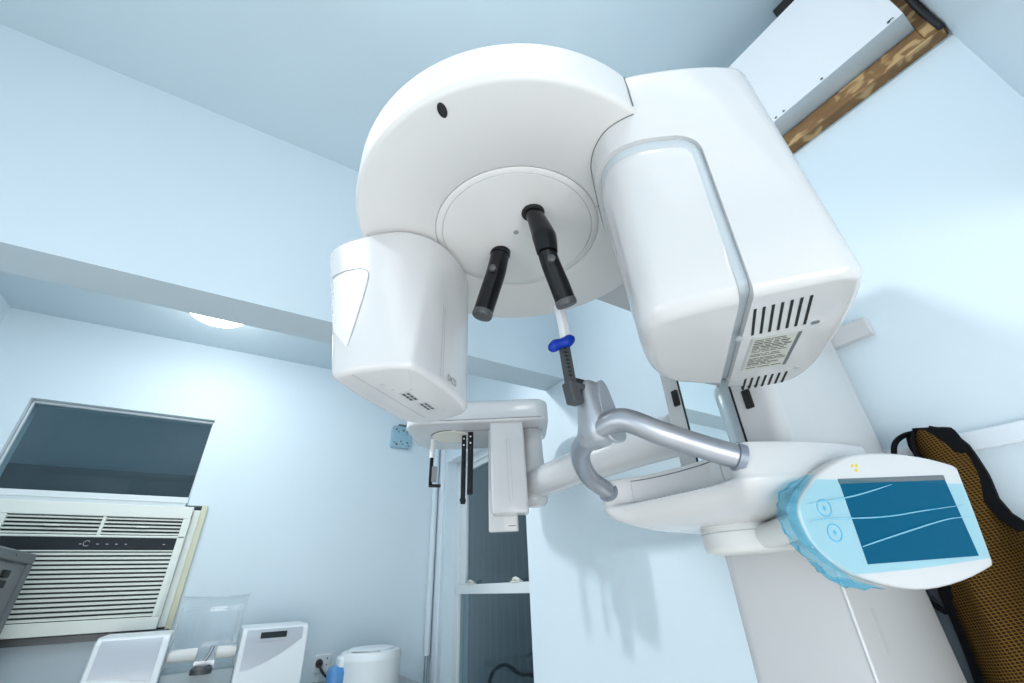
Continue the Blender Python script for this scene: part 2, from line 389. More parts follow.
# ------------------------------------------------------------------ window_2 in the recess of the right wall
w2 = thing('window_2', 'x', 'x', (1.5, 2.65, .1)); del w2['label']; del w2['category']; struct(w2)
xa, xb = XR + .085, XR + .135
bm = new()
bx(bm, (xa, 3.160, -.62), (xb, 3.225, .89)); bx(bm, (xa, 2.115, -.62), (xb, 2.175, .89)); bx(bm, (xa, 2.175, .83), (xb, 3.160, .89)); bx(bm, (xa, 2.175, -.62), (xb, 3.160, -.56))
obj('window_frame', bm, M['frame'], w2, bevel=.004)
bm = new()
bx(bm, (xa - .012, 2.175, -.041), (xb - .02, 3.175, .014)); bx(bm, (xa - .012, 3.130, -.56), (xb - .025, 3.175, -.041)); bx(bm, (xa - .012, 2.175, -.56), (xb - .025, 2.2, -.041))
obj('lower_sash', bm, M['frame'], w2, bevel=.004)
bm = new()
bx(bm, (xa + .012, 3.075, .014), (xb - .008, 3.160, .83)); bx(bm, (xa + .012, 2.175, .014), (xb - .008, 2.21, .83)); bx(bm, (xa + .012, 2.21, .79), (xb - .008, 3.075, .83))
obj('upper_sash', bm, M['frame'], w2, bevel=.004)
bm = new(); bx(bm, (xa + .03, 2.2, .014), (xa + .033, 3.105, .80)); obj('window_pane', bm, M['glass'], w2)
bm = new(); bx(bm, (xa + .006, 2.19, -.57), (xa + .009, 3.145, -.03)); obj('window_pane', bm, M['glass'], w2)
for yy in (2.95, 2.37):
    bm = new(); bx(bm, (xa - .018, yy - .045, .014), (xa + .012, yy + .045, .022)); tube(bm, smooth_path([(xa - .006, yy - .04, .024), (xa - .010, yy, .034), (xa - .004, yy + .04, .028)]), [.006, .009, .006], 10)
    obj('sash_latch', bm, M['cream'], w2)
bm = new(); bx(bm, (XR - .02, 2.08, .888), (XR + .14, 3.21, .925)) if False else bx(bm, (XR - .004, 2.09, .886), (XR + .085, 3.25, .902))
struct(obj('trim_2', bm, M['trim'], bevel=.002))
# cable coil outside the lower pane
bm = new(); tube(bm, smooth_path([(1.62, 3.0, -.66), (1.62, 2.93, -.49), (1.63, 2.78, -.42), (1.64, 2.62, -.45), (1.62, 2.45, -.44), (1.62, 2.3, -.52), (1.61, 2.2, -.66)], 8), .011, 10)
tag(obj('cable_loop', bm, M['cable']), 'dark cable looping behind the lower pane of the tall window', 'cable')

# ------------------------------------------------------------------ conduit in the corner
cd = thing('conduit', 'thin vertical conduit pipe running up the room corner beside the tall window', 'pipe', (1.36, 3.39, -.6))
bm = new(); cyl(bm, (1.371, 3.402, -.40), (1.371, 3.402, CZ2), .023, 16); obj('upper_pipe', bm, M['pipew'], cd, label='white painted upper length of pipe')
bm = new(); cyl(bm, (1.371, 3.402, FL), (1.371, 3.402, -.40), .012, 16); obj('lower_pipe', bm, M['pipeg'], cd, label='thinner grey lower length of pipe')
bm = new(); bx(bm, (XR - .014, 3.275, FL), (XR, 3.345, CZ2)); struct(obj('trim_3', bm, M['trim'], bevel=.004))

# perforated steel box on the back wall
jb = thing('junction_box', 'blue painted steel box with punched holes high on the back wall', 'electrical box', (1.05, YB - .01, 1.0))
bm = new(); prism(bm, rrect(.965, 1.135, 1.010, 1.19, .02), 0, .035, 0, .004, f=lambda x, z, d: (x, YB - d, z)); obj('cover', bm, M['jbox'], jb)
bm = new()
for (px, pz, r) in ((1.0, 1.16, .009), (1.02, 1.14, .006), (1.06, 1.155, .009), (1.095, 1.15, .01), (1.09, 1.125, .005), (.99, 1.05, .006), (1.01, 1.035, .010), (1.045, 1.06, .007), (1.06, 1.04, .006), (1.10, 1.055, .008), (1.11, 1.03, .006)):
    bm = new(); cyl(bm, (px, YB - .0365, pz), (px, YB - .034, pz), r, 12); obj('knockout', bm, M['seam'], jb)
bm = new(); bx(bm, (1.02, YB - .03, 1.195), (1.135, YB, 1.208)); obj('top_flange', bm, M['steel2'], jb)

# ------------------------------------------------------------------ ceiling lamp of the lower ceiling
lp = thing('ceiling_lamp', 'lit frosted dome ceiling lamp with finial half hidden behind the beam', 'lamp', (-.375, 2.82, CZ2))
bm = new(); lathe(bm, [(.19, 0), (.195, -.012), (.18, -.022)], (-.375, 2.82, CZ2), 40); obj('base', bm, M['brass'], lp)
bm = new(); lathe(bm, [(.178, -.02), (.17, -.045), (.14, -.075), (.09, -.096), (.035, -.106), (.012, -.108)], (-.375, 2.82, CZ2), 40); obj('shade', bm, M['lamp'], lp)
bm = new(); lathe(bm, [(.022, -.106), (.024, -.114), (.012, -.12), (.010, -.128), (.015, -.136), (.008, -.145)], (-.375, 2.82, CZ2), 20); obj('finial', bm, M['brass'], lp)

# ------------------------------------------------------------------ boxed panel in a raw wood frame, high on the right wall
bp = thing('boxed_panel', 'white boxed panel with screws along its lower edge high on the right wall', 'panel', (1.35, .2, 1.375))
bm = new(); bx(bm, (1.30, -.1165, 1.378), (1.39, .60, 1.80)); bx(bm, (1.39, -.112, 1.381), (1.56, .59, 1.79)); o = obj('box', bm, [M['box'], M['boxu']], bp, smooth=False)
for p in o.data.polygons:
    if p.normal.z < -.5: p.material_index = 1  # shade under the white box is put into this colour
for yy in (-.085, .10, .225, .252):
    bm = new(); cyl(bm, (1.2985, yy, 1.388), (1.301, yy, 1.388), .0042, 10); obj('screw', bm, M['seam'], bp)
bm = new(); tube(bm, smooth_path([(1.298, -.085, 1.388), (1.292, -.09, 1.383), (1.296, -.097, 1.386)]), .0016, 6); obj('wire_tail', bm, M['cable'], bp)
wf = thing('wooden_frame', 'raw unpainted pine frame around the boxed panel high on the right wall', 'frame', (1.40, .2, 1.3))
bm = new(); bx(bm, (1.376, -.117, 1.300), (1.40, .62, 1.372)); obj('bottom_board', bm, M['wood'], wf, bevel=.002)
bm = new(); bx(bm, (1.372, -.158, 1.300), (1.40, -.1175, CZ)); obj('side_board', bm, M['wood'], wf, bevel=.002)
bm = new(); bx(bm, (1.362, -.152, 1.293), (1.40, .62, 1.2995)); obj('edge_strip', bm, M['wood'], wf, bevel=.001)
bm = new(); tube(bm, smooth_path([(1.350, -.150, 1.29), (1.352, -.147, 1.40), (1.346, -.150, 1.55), (1.352, -.149, 1.75), (1.35, -.150, 1.91)]), .0085, 10)
tag(obj('corner_cable', bm, M['cable']), 'black cable running up the corner beside the raw wood frame', 'cable')
bm = new(); bx(bm, (1.345, .035, 1.845), (1.392, .105, CZ)); tag(obj('ceiling_hole_infill', bm, M['slot'], bevel=.003), 'small black duct standing in for a ceiling hole by the boxed panel', 'infill')  # dark block added in place of a hole in the ceiling

# ------------------------------------------------------------------ panoramic x-ray machine
XM = thing('panoramic_xray_machine', 'large white panoramic dental x-ray machine with rotating head, chin rest and side arm', 'x-ray machine', (1.12, .556, FL))
cx, cy, cz = .3805, .556, .65
ea = math.radians(-50)
er = (math.cos(ea), math.sin(ea)); et = (-er[1], er[0])
def W(r, t, z): return (cx + r * er[0] + t * et[0], cy + r * er[1] + t * et[1], z)

# mast (fixed) and carriage (sliding)
bm = new(); prism(bm, rrect(.967, 1.334, .439, .672, (.004, .02, .02, .03)), FL + .04, .82); mast = obj('mast', bm, M['white'], XM)
bm = new(); bx(bm, (.9662, .4425, FL + .05), (.9675, .4440, .10)); obj('mast_seam', bm, M['groove'], mast)
bm = new(); bx(bm, (1.03, .4385, -.13), (1.05, .4392, -.06)); obj('sticker', bm, M['white'], mast)
bm = new(); prism(bm, rrect(.62, 1.36, .26, .86, .06), FL, FL + .04, 0, .01); obj('base_plate', bm, M['white'], XM)
CF = .900
bm = new(); prism(bm, rrect(CF, 1.368, .408, .676, (.030, .02, .02, .016), 6), .16, .86, .004, .02); car = obj('carriage', bm, M['white'], XM)
bm = new(); bx(bm, (CF - .0015, .4935, .17), (CF + .004, .6185, .70)); obj('mirror', bm, M['mirror'], car)
for yy in (.4915, .6195):
    bm = new(); bx(bm, (CF - .003, yy - .0017, .17), (CF + .004, yy + .0017, .70)); obj('mirror_edge', bm, M['slot'], car)
for yy, z0 in ((.4600, .333), (.6365, .400)):
    bm = new(); prism(bm, rrect(yy - .009, yy + .009, z0 - .021, z0 + .021, .003), 0, .004, 0, .001, f=lambda y, z, d: (CF - d, y, z)); obj('sensor_window', bm, M['slot'], car)
bm = new(); bx(bm, (1.372, .318, .563), (1.3995, .84, .615)); obj('wall_bracket', bm, M['white'], XM, bevel=.004)

# overhead arm and rotor
bm = new(); prism(bm, rrect(.30, 1.0, .345, .768, (.20, .03, .03, .20), 10), .759, .87, .01, .03); obj('overhead_arm', bm, M['white'], XM)
rot = None
bm = new()
prof = [(.1735, .0035), (.1735, 0)] + [(.33 - .010 * (1 - math.sin(a)), .010 * (1 - math.cos(a))) for a in [0, .26, .52, .78, 1.05, 1.31, PI / 2]]
prof = [(.001, .0035), (.1722, .0035), (.1735, .0005), (.1745, 0), (.318, 0)] + prof[2:] + [(.331, .06)] + [(.331 - .026 * (1 - math.cos(a)), .082 + .026 * math.sin(a)) for a in [0, .3, .6, .9, 1.2, PI / 2]] + [(.001, .108)]
lathe(bm, prof, (cx, cy, cz), 128); rot = obj('rotor', bm, M['satin'], XM, angle=60)
bm = new(); lathe(bm, [(.001, .004), (.1715, .004), (.1715, .0004), (.171, 0), (.1590, 0), (.1585, .002), (.001, .002)], (cx, cy, cz), 96); obj('ring_cover', bm, M['satin'], rot)
bm = new(); lathe(bm, [(.001, .003), (.1578, .003), (.1578, .0004), (.1572, -.0002), (.001, -.0002)], (cx, cy, cz), 96); hub = obj('centre_plate', bm, M['satin'], rot)
for (px, py, r) in ((.132, .381, .0125), (.373, .549, .0055), (.622, .732, .009)):  # flat discs drawn in place of holes and a dimple
    bm = new(); lathe(bm, [(r, .002), (r, -.0015), (r * .8, -.002)], (px, py, cz), 24)
    if r == .0125: bmesh.ops.transform(bm, matrix=Matrix.Translation((px, py, 0)) @ Matrix.Rotation(PI / 4, 4, 'Z') @ Matrix.Diagonal((1.0, .58, 1, 1)) @ Matrix.Rotation(-PI / 4, 4, 'Z') @ Matrix.Translation((-px, -py, 0)), verts=bm.verts)
    obj('hole_disc', bm, M['slot'] if r != .0055 else M['mark'], rot)
bm = new(); tube(bm, [W(.1735, -.02, cz - .0006), W(.192, -.022, cz - .0006)], .0006, 6); obj('seam', bm, M['seam'], rot)
bm = new(); tube(bm, [W(-.1735, .05, cz - .0006), W(-.192, .052, cz - .0006)], .0006, 6); obj('seam', bm, M['seam'], rot)

# temple rests hanging from the rotor
def rest(path, rad, sleeve=None, knob=None, knobn=(0, 0, 0)):
    bm = new(); p = smooth_path(path, 8); tube(bm, p, rad, 24)
    o = obj('temple_rest', bm, M['black'], XM)
    d = (p[-1] - p[-2]).normalized()
    bm = new(); rr = rad[-1] if isinstance(rad, list) else rad
    tube(bm, [p[-1] - d * .006, p[-1] + d * .002, p[-1] + d * .006, p[-1] + d * .007], [rr * 1.02, rr * 1.05, rr * .98, rr * .75], 24); obj('end_cap', bm, M['dark'], o)
    bm = new(); d0 = (p[1] - p[0]).normalized(); tube(bm, [p[0] - d0 * .004, p[0] + d0 * .007], [rad[0] * 1.1 if isinstance(rad, list) else rad * 1.1] * 2, 24); obj('collar', bm, M['black'], o)
    if knob:
        k = Vector(knob); n = Vector(knobn).normalized()
        bm = new(); tube(bm, [k, k + n * .010, k + n * .012], [.0075, .0075, .005], 16); obj('clamp_knob', bm, M['dark'], o)
    return o
rest([(cx - .004, cy + .064, .650), (cx - .010, cy + .075, .60), (cx - .019, cy + .090, .55), (cx - .030, cy + .102, .497)], [.0205, .0215, .0215, .021], knob=(cx - .025, cy + .062, .592), knobn=(-.55, -.75, -.3))
o2 = rest([(cx + .010, cy - .078, .562), (cx + .026, cy - .070, .53), (cx + .047, cy - .064, .49), (cx + .062, cy - .060, .457)], [.0175, .0185, .0195, .0195], knob=(cx + .017, cy - .084, .525), knobn=(-.55, -.75, -.3))
bm = new(); tube(bm, smooth_path([(cx - .006, cy - .070, .652), (cx - .001, cy - .077, .62), (cx + .007, cy - .082, .58), (cx + .013, cy - .079, .545)], 8), [.017, .021, .0255, .0215], 24, flat=.85)
obj('sleeve', bm, M['black'], o2)
bm = new(); lathe(bm, [(.0235, .004), (.0235, -.002), (.021, -.005)], (cx - .006, cy - .070, .650), 28); obj('socket', bm, M['slot'], o2)

# ---- tube head
TOPP = [(.172, -.10), (.176, -.135), (.190, -.168), (.214, -.193), (.258, -.205), (.320, -.196), (.380, -.181), (.428, -.163), (.447, -.151), (.460, -.130), (.470, -.09), (.475, -.03), (.475, .04), (.472, .10), (.464, .140), (.446, .165), (.41, .178), (.30, .172), (.235, .165), (.200, .150), (.182, .115), (.174, .05), (.172, -.02)]
BOTP = [(.196, -.085), (.199, -.108), (.208, -.126), (.230, -.143), (.266, -.150), (.320, -.155), (.380, -.158), (.434, -.158), (.454, -.151), (.464, -.136), (.472, -.09), (.476, -.03), (.476, .04), (.473, .10), (.464, .145), (.446, .170), (.412, .180), (.345, .163), (.290, .138), (.240, .105), (.216, .065), (.204, .02), (.198, -.03)]
def tube_plan(k): return [(b_[0] + (a[0] - b_[0]) * k, b_[1] + (a[1] - b_[1]) * k) for a, b_ in zip(TOPP, BOTP)]
def dense(poly, n=4):
    P = [Vector((p[0], p[1], 0)) for p in poly]; out = []; L = len(P)
    for i in range(L):
        p0, p1, p2, p3 = P[i - 1], P[i], P[(i + 1) % L], P[(i + 2) % L]
        for k in range(n):
            t = k / n; q = .5 * ((2 * p1) + (p2 - p0) * t + (2 * p0 - 5 * p1 + 4 * p2 - p3) * t * t + (3 * p1 - p0 - 3 * p2 + p3) * t ** 3); out.append((q.x, q.y))
    return out
TILT = .17
def tube_body(dinset, z0, z1, r0, r1, rcut=None):
    rings = []
    lv = fillet_levels(z0, z1, r0, r1, 5)
    if rcut and r1:
        Rc = .034; lv = lv[:6] + [(z1 - Rc + Rc * math.sin(a * PI / 16), r1 * (1 - math.cos(a * PI / 16))) for a in range(0, 9)]
    mids = [k / 6 for k in range(1, 6)]
    za, zb = lv[5 if r0 else 0][0], lv[(-9 if rcut else -6) if r1 else -1][0]
    lv = [l for l in lv if l[0] <= za] + [(za + (zb - za) * k, 0) for k in mids] + [l for l in lv if l[0] >= zb]
    for z, d in lv:
        k = (z - .30) / .45
        pl = dense(tube_plan(k), 4)
        if d + dinset: pl = inset(pl, d + dinset)
        if rcut:
            rc = rcut
            if r1 and z > z1 - .034: rc = rcut - .034 + math.sqrt(max(0, .034 ** 2 - (z - z1 + .034) ** 2))
            pl = [(min(r, rc), t) for r, t in pl]
        rings.append([W(r, t, z - (TILT * (r - .19) * max(0, (z - .30) / .30) if rcut else 0)) for r, t in pl])
    return rings
bm = new(); loft(bm, tube_body(0, .298, .750, .014, .022)); th = obj('tube_head', bm, M['white'], XM, angle=45)
# recess for the inner cover
bm = new()
cp = rrect(.05, .340, .10, .606, (.001, .001, .034, .001), 8)   # (r, z)
cp = [(r, z - (TILT * (r - .19) if z > .4 else 0)) for r, z in cp]
loft(bm, [[W(r, t, z) for r, z in cp] for t in (-.40, .40)]); cut = obj('cutter', bm, M['white'])
apply_bool(th, cut)
th.data.shade_smooth(); th.data.set_sharp_from_angle(angle=math.radians(32))
b = th.modifiers.new('bevel', 'BEVEL'); b.width = .006; b.segments = 3; b.limit_method = 'ANGLE'; b.angle_limit = math.radians(60)
bm = new(); loft(bm, tube_body(.009, .312, .6058, .016, .0, rcut=.3397)); obj('cover_channel', bm, M['accent'], th, angle=50)
bm = new(); loft(bm, tube_body(.004, .300, .594, .022, .008, rcut=.3255)); obj('tube_cover', bm, M['white'], th, bevel=.006, angle=60)
def plan_seam(pts, z, own, r=.0011):
    b_ = new(); tube(b_, [Vector(p) + Vector((0, 0, z)) for p in pts], r, 6); return obj('joint_seam', b_, M['seam'], own)
tpk = dense(tube_plan(.78), 4)
plan_seam([W(*p, 0) for p in (tpk[-12:] + tpk[:24]) if math.hypot(*p) < .331], cz - .0004, th)
bm = new(); tube(bm, [W(.2605, -.2048, cz + .004), W(.2605, -.2052, .70), W(.2595, -.2054, .735)], .0011, 6); obj('joint_seam', bm, M['seam'], th)
# underside: vents, plate, screws
zb = .298
def slot(ra, ta, rb, tb, w):
    bm = new(); a = Vector((ra, ta)); b_ = Vector((rb, tb)); d = (b_ - a).normalized(); n = Vector((-d.y, d.x)) * w / 2
    pl = [a + n, a - n, b_ - n, b_ + n]
    loft(bm, [[W(p.x, p.y, z) for p in pl] for z in (zb - .0006, zb + .004)]); obj('vent_slot', bm, M['slot'], th)
for k in range(7):
    f = k / 6; slot(.346 + .063 * f, -.116 - .008 * f, .353 + .065 * f, -.042 - .006 * f, .0035)
for k in range(7):
    f = k / 6; slot(.3655 + .063 * f, .124 - .006 * f, .367 + .063 * f, .176 - .010 * f, .0035)
bm = new(); loft(bm, [[W(p[0], p[1], z) for p in rrect(.353, .420, -.031, .084, .003)] for z in (zb - .0008, zb + .003)]); pr = obj('plate_rim', bm, M['groove'], th)
bm = new(); loft(bm, [[W(p[0], p[1], z) for p in rrect(.3555, .414, -.029, .0815, .001)] for z in (zb - .0014, zb + .002)]); rp = obj('rating_plate', bm, M['plate'], th)
bm = new(); random.seed(8)
ln = -.025
while ln < .077:
    hgt = random.choice((.0013, .0013, .0016, .0024)); r = .3585; end = random.uniform(.385, .411)
    while r < end:
        e = min(r + random.uniform(.006, .022), .411)
        loft(bm, [[W(a, b_, z) for a, b_ in ((r, ln), (e, ln), (e, ln + hgt), (r, ln + hgt))] for z in (zb - .0019, zb - .0013)])
        r = e + random.uniform(.0015, .003)
    ln += hgt + random.choice((.0036, .0042, .0075))
obj('printed_text', bm, M['ink'], rp)
bm = new(); loft(bm, [[W(a, b_, z) for a, b_ in ((.4145, -.029), (.4195, -.029), (.4195, .0825), (.4145, .0825))] for z in (zb - .0012, zb + .002)]); obj('plate_shadow_gap', bm, M['seam'], rp)
for (r, t) in ((.337, -.036), (.431, -.048), (.443, .109), (.351, .128)):
    bm = new(); q = W(r, t, zb); lathe(bm, [(.0055, .003), (.0055, -.0006), (.003, -.0012)], q, 14); obj('cover_screw', bm, M['alu'] if r == .431 else M['groove'], th)

# ---- detector head
DBOT = [(.148, .03), (.158, .10), (.173, .115), (.205, .126), (.255, .133), (.288, .131), (.304, .126), (.311, .112), (.314, .09), (.318, 0), (.312, -.11), (.290, -.146), (.25, -.152), (.202, -.142), (.161, -.114), (.146, -.055)]
DTOP = [(.149, .005), (.160, .045), (.178, .074), (.212, .102), (.262, .116), (.320, .120), (.365, .116), (.398, .102), (.416, .074), (.424, 0), (.414, -.09), (.37, -.130), (.30, -.145), (.22, -.142), (.168, -.120), (.148, -.06)]
def det_plan(k): return dense([(b_[0] + (a[0] - b_[0]) * k, b_[1] + (a[1] - b_[1]) * k) for a, b_ in zip(DTOP, DBOT)], 4)
def D(r, t, z): return (cx - r * er[0] - t * et[0], cy - r * er[1] - t * et[1], z)
rings = []
lv = fillet_levels(.315, .6495, .012, .018, 5)
za, zbb = lv[5][0], lv[-6][0]
lv = lv[:6] + [(za + (zbb - za) * j / 8, 0) for j in range(1, 8)] + lv[6:]
for z, d in lv:
    k = max(0, min(1, (z - .315) / .335)); pl = det_plan(k)
    if d: pl = inset(pl, d)
    rings.append([D(r, t, z) for r, t in pl])
bm = new(); loft(bm, rings); dh = obj('detector_head', bm, M['white'], XM, angle=50)
# finger recess on the outer side, upper lip, seam, ports, text
def dpt(r, z, off):
    pl = det_plan(max(0, min(1, (z - .315) / .335))); best = -9
    for a, b_ in zip(pl, pl[1:] + pl[:1]):
        if (a[0] - r) * (b_[0] - r) <= 0 and abs(a[0] - b_[0]) > 1e-9: best = max(best, a[1] + (b_[1] - a[1]) * (r - a[0]) / (b_[0] - a[0]))
    return D(r, best + off, z)
zk = lambda r: .5455 + .05 * max(0, r - .33)
edge = [(.384, .550), (.360, .553), (.340, .553), (.318, .553), (.296, .550), (.280, .545), (.270, .536), (.266, .522), (.266, .50), (.269, .45), (.274, .40), (.279, .368)]
bm = new(); tube(bm, smooth_path([dpt(r, z, .0004) for r, z in edge], 6), [.0014] * 9 + [.0013, .0011, .0004], 8)
obj('recess_edge', bm, M['groove'], dh)
bm = new(); g = []
for i in range(13):
    f = i / 12; z = .366 + (.548 - .366) * f; rl = .279 - .013 * min(1, f / .7) + .001; rr = min(.279 + .002 + .19 * f ** 1.1, .300 + .088 * f)
    g.append([bm.verts.new(dpt(rl + (rr - rl) * j / 8, z, .0007 - .0004 * (j == 0))) for j in range(9)])
for a, b_ in zip(g, g[1:]):
    for i in range(8): bm.faces.new((a[i], a[i + 1], b_[i + 1], b_[i]))
obj('finger_recess', bm, M['satin'], dh, angle=60)
bm = new(); bx(bm, (0, 0, 0), (.001, .001, .001)); bm.clear()
for dt in (-.004, .004):
    bm = new(); tube(bm, [D(.1471 + .003 * k, .030 + dt, .315 + .335 * k) for k in (.04, .2, .35, .5)], .0006, 6); obj('slit_line', bm, M['groove'], dh)
bm = text_bm('DC5', .019)
q = D(.1442, -.006, .336)
rm = Matrix.Translation(q) @ Matrix(((et[0] * 1, 0, er[0], 0), (et[1] * 1, 0, er[1], 0), (0, 1, 0, 0), (0, 0, 0, 1)))
bmesh.ops.transform(bm, matrix=rm, verts=bm.verts); obj('printed_mark', bm, M['mark'], dh)
for (r, t) in ((.228, .002), (.222, -.055)):
    bm = new(); loft(bm, [[D(r + a, t + b_, z) for a, b_ in rrect(-.010, .010, -.022, .022, .002)] for z in (.3145, .318)]); pt = obj('port', bm, M['groove'], dh)
    bm = new()
    for i in range(3):
        for a in (-.0055, .0035): loft(bm, [[D(r + x, t + y, z) for x, y in ((a - .002, -.016 + i * .012), (a + .0025, -.016 + i * .012), (a + .0025, -.008 + i * .012), (a - .002, -.008 + i * .012))] for z in (.3138, .316)])
    obj('pin', bm, M['ink'], pt)
dk = det_plan(.98)
for (r, t, s) in ((.243, .068, .005), (.240, .040, .003), (.21, .03, .0025), (.20, -.09, .003)):
    bm = new(); lathe(bm, [(s, .002), (s, -.0006)], D(r, t, .315), 12); obj('small_screw', bm, M['groove'], dh)
bm = new(); tube(bm, [D(.266, .122, .3146), D(.262, .0, .3146), (D(.258, -.11, .3146))], .0008, 6); obj('bottom_seam', bm, M['groove'], dh)

# ---- shelf arm under the carriage, with two horns and a concave front
BACK = [(.684, .169), (.697, .180), (.74, .197), (.80, .216), (.88, .232), (.965, .238)]
CONC = [(.742, 0), (.738, .05), (.728, .085), (.712, .112), (.694, .135), (.684, .148), (.680, .158)] + BACK
CONV = [(.695, 0), (.695, .05), (.694, .085), (.691, .112), (.686, .135), (.682, .148), (.680, .158)] + BACK
BOTS = [(.795, 0), (.797, .02), (.803, .036), (.810, .050), (.817, .060), (.824, .068), (.832, .074), (.842, .080), (.856, .086), (.885, .093), (.91, .098), (.94, .10), (.965, .10)]
def shelf_plan(A, k): return [(b_[0] + (a[0] - b_[0]) * k, b_[1] + (a[1] - b_[1]) * k) for a, b_ in zip(A, BOTS)]
def mirr(h, yc=.556): return [(x, yc - y) for x, y in reversed(h)] + [(x, yc + y) for x, y in h[1:]]
rings = []
for z, k, A in ((.084, .05, CONV), (.085, .25, CONV), (.089, .45, CONV), (.096, .63, CONV), (.105, .78, CONV), (.115, .90, CONV), (.124, .97, CONV), (.131, 1, CONV), (.1345, 1, CONV), (.138, .995, [(c[0] * .8 + d[0] * .2, c[1]) for c, d in zip(CONV, CONC)]), (.1395, .995, [(c[0] * .35 + d[0] * .65, c[1]) for c, d in zip(CONV, CONC)]), (.142, .995, CONC), (.158, 1, CONC), (.174, 1.0, CONC), (.186, .995, CONC), (.1902, .985, CONC), (.1915, .96, CONC)):
    rings.append([(x, y, z + (x - .68) * .03 * k) for x, y in mirr(shelf_plan(A, k))])
bm = new(); loft(bm, rings); sh = obj('handle_shelf', bm, M['white'], XM, angle=50)
# concave front panel outline on the shelf
def fr(y, z, off=.0007):
    half = [(.742, 0), (.738, .05), (.728, .085), (.712, .112), (.694, .135)]
    d = abs(y - .556)
    for (xa_, ya), (xb_, yb) in zip(half, half[1:]):
        if ya <= d <= yb: x = xa_ + (xb_ - xa_) * (d - ya) / (yb - ya); break
    return (x - off, y, z + (x - .68) * .03)
bm = new(); tube(bm, [fr(0 + .664 - .212 * k / 20, .183) for k in range(21)], .0009, 6); obj('panel_seam', bm, M['seam'], sh)
bm = new(); tube(bm, [fr(.664, .183 - .04 * k / 6) for k in range(7)], .0006, 6); obj('panel_side_seam', bm, M['groove'], sh)
bm = new(); tube(bm, [fr(.452, .183 - .04 * k / 6) for k in range(7)], .0006, 6); obj('panel_side_seam', bm, M['groove'], sh)
# round pivot below, arm to the touch panel
bm = new(); lathe(bm, [(.001, -.048), (.072, -.048), (.080, -.044), (.084, -.036), (.084, -.002), (.084, .012)], (.885, .542, .085), 48); pv = obj('pivot', bm, M['satin'], XM, angle=45)
bm = new(); lathe(bm, [(.0846, 0), (.0846, -.0016)], (.885, .542, .074), 48, cap0=False, cap1=False); obj('pivot_seam', bm, M['groove'], pv)
bm = new(); tube(bm, smooth_path([(.885, .545, .058), (.83, .46, .062), (.80, .39, .07), (.83, .345, .075)], 6), [.022, .021, .020, .020], 20); obj('panel_arm', bm, M['satin'], XM)
for (x, y) in ((.745, .40), (.83, .405)):
    pass

# ---- hand grips and chin rest
grip = None
def gz(x): return .453 - .41 * x
for pts, nm in (([(.528, .552), (.540, .500), (.584, .459), (.640, .430), (.688, .401)], 'r'), ([(.524, .562), (.540, .596), (.556, .632), (.585, .668), (.635, .703), (.690, .711)], 'l')):
    P3 = [(x, y, gz(x) + (.012 if i == 1 and nm == 'r' else 0)) for i, (x, y) in enumerate(pts)]
    bm = new(); tube(bm, smooth_path(P3, 8), [.0205, .020] if nm == 'r' else [.0205, .0185], 28); g = obj('hand_grip', bm, M['alu'], XM)
    e = Vector(P3[-1]); d = (Vector(P3[-1]) - Vector(P3[-2])).normalized()
    bm = new(); tube(bm, [e - d * .003, e - d * .002, e + d * .010], [.0205, .0235, .0235], 28); obj('grip_collar', bm, M['collar'], g)
# cast head carrying the chin clamp
bm = new()
rings = []
for z, a0, a1, b0, b1, rr in ((.214, .524, .556, .545, .590, .012), (.220, .512, .562, .534, .596, .018), (.234, .506, .564, .528, .594, .02), (.250, .504, .558, .526, .586, .02), (.275, .502, .558, .530, .580, .018), (.300, .503, .554, .536, .577, .016), (.322, .506, .548, .540, .574, .013), (.332, .510, .544, .544, .570, .010), (.337, .518, .536, .549, .565, .006)):
    rings.append([(x, y, z) for x, y in rrect(a0, a1, b0, b1, rr, 5)])
loft(bm, rings); ch = obj('chin_rest_head', bm, M['cast'], XM, angle=60)
bm = new()
rings = []
for t in range(2):
    y = .5225 + t * .010
    rings.append([(x, y - (z - .20) * -.08, z) for x, z in dense([(.545, .212), (.564, .214), (.574, .226), (.572, .244), (.561, .290), (.552, .325), (.542, .334), (.532, .325), (.527, .290), (.526, .245), (.530, .222)], 4)])
loft(bm, rings); obj('side_flange', bm, M['cast'], ch, bevel=.002)
bm = new(); bx(bm, (.490, .552, .290), (.520, .566, .336)); obj('clamp_slot', bm, M['slot'], ch)
bm = new()
loft(bm, [[(x + dx, y, z) for x, y in rrect(.474, .498, .544, .570, .005)] for z, dx in ((.284, .003), (.324, -.004))]); bx(bm, (.490, .545, .312), (.535, .569, .324))
cl = obj('chin_clamp', bm, M['rod'], XM, bevel=.003)
bm = new(); loft(bm, [[(x + dx, y, z) for x, y in rrect(.477, .495, .549, .566, .003)] for z, dx in ((.30, 0.0), (.408, -.008))]); rodo = obj('bite_post', bm, M['rod'], cl)
bm = new()
for k in range(8): bx(bm, (.4745 - k * .0009, .5475, .335 + k * .008), (.482 - k * .0009, .5495, .338 + k * .008))
obj('post_notch', bm, M['slot'], rodo)
bm = new(); loft(bm, [[(x + dx, y, z) for x, y in rrect(.474, .492, .546, .562, .003)] for z, dx in ((.405, 0), (.460, -.005), (.492, -.009), (.496, -.009))]); bs = obj('bite_stick', bm, M['box'], cl)
bm = new()
rings = []
for s, hz, hx in ((-1, .004, .006), (-.8, .010, .012), (-.5, .015, .017), (0, .008, .012), (.5, .015, .017), (.8, .010, .013), (1, .004, .006)):
    p = Vector((.468, .552, .404)) + Vector((.024, -.014, .010)) * s
    rings.append([p + Vector((.5, .62, .0)) * hx * math.cos(2 * PI * k / 14) + Vector((0, 0, 1)) * hz * math.sin(2 * PI * k / 14) for k in range(14)])
loft(bm, rings); obj('bite_block', bm, M['blue'], cl, sub=1, label='blue bite block')

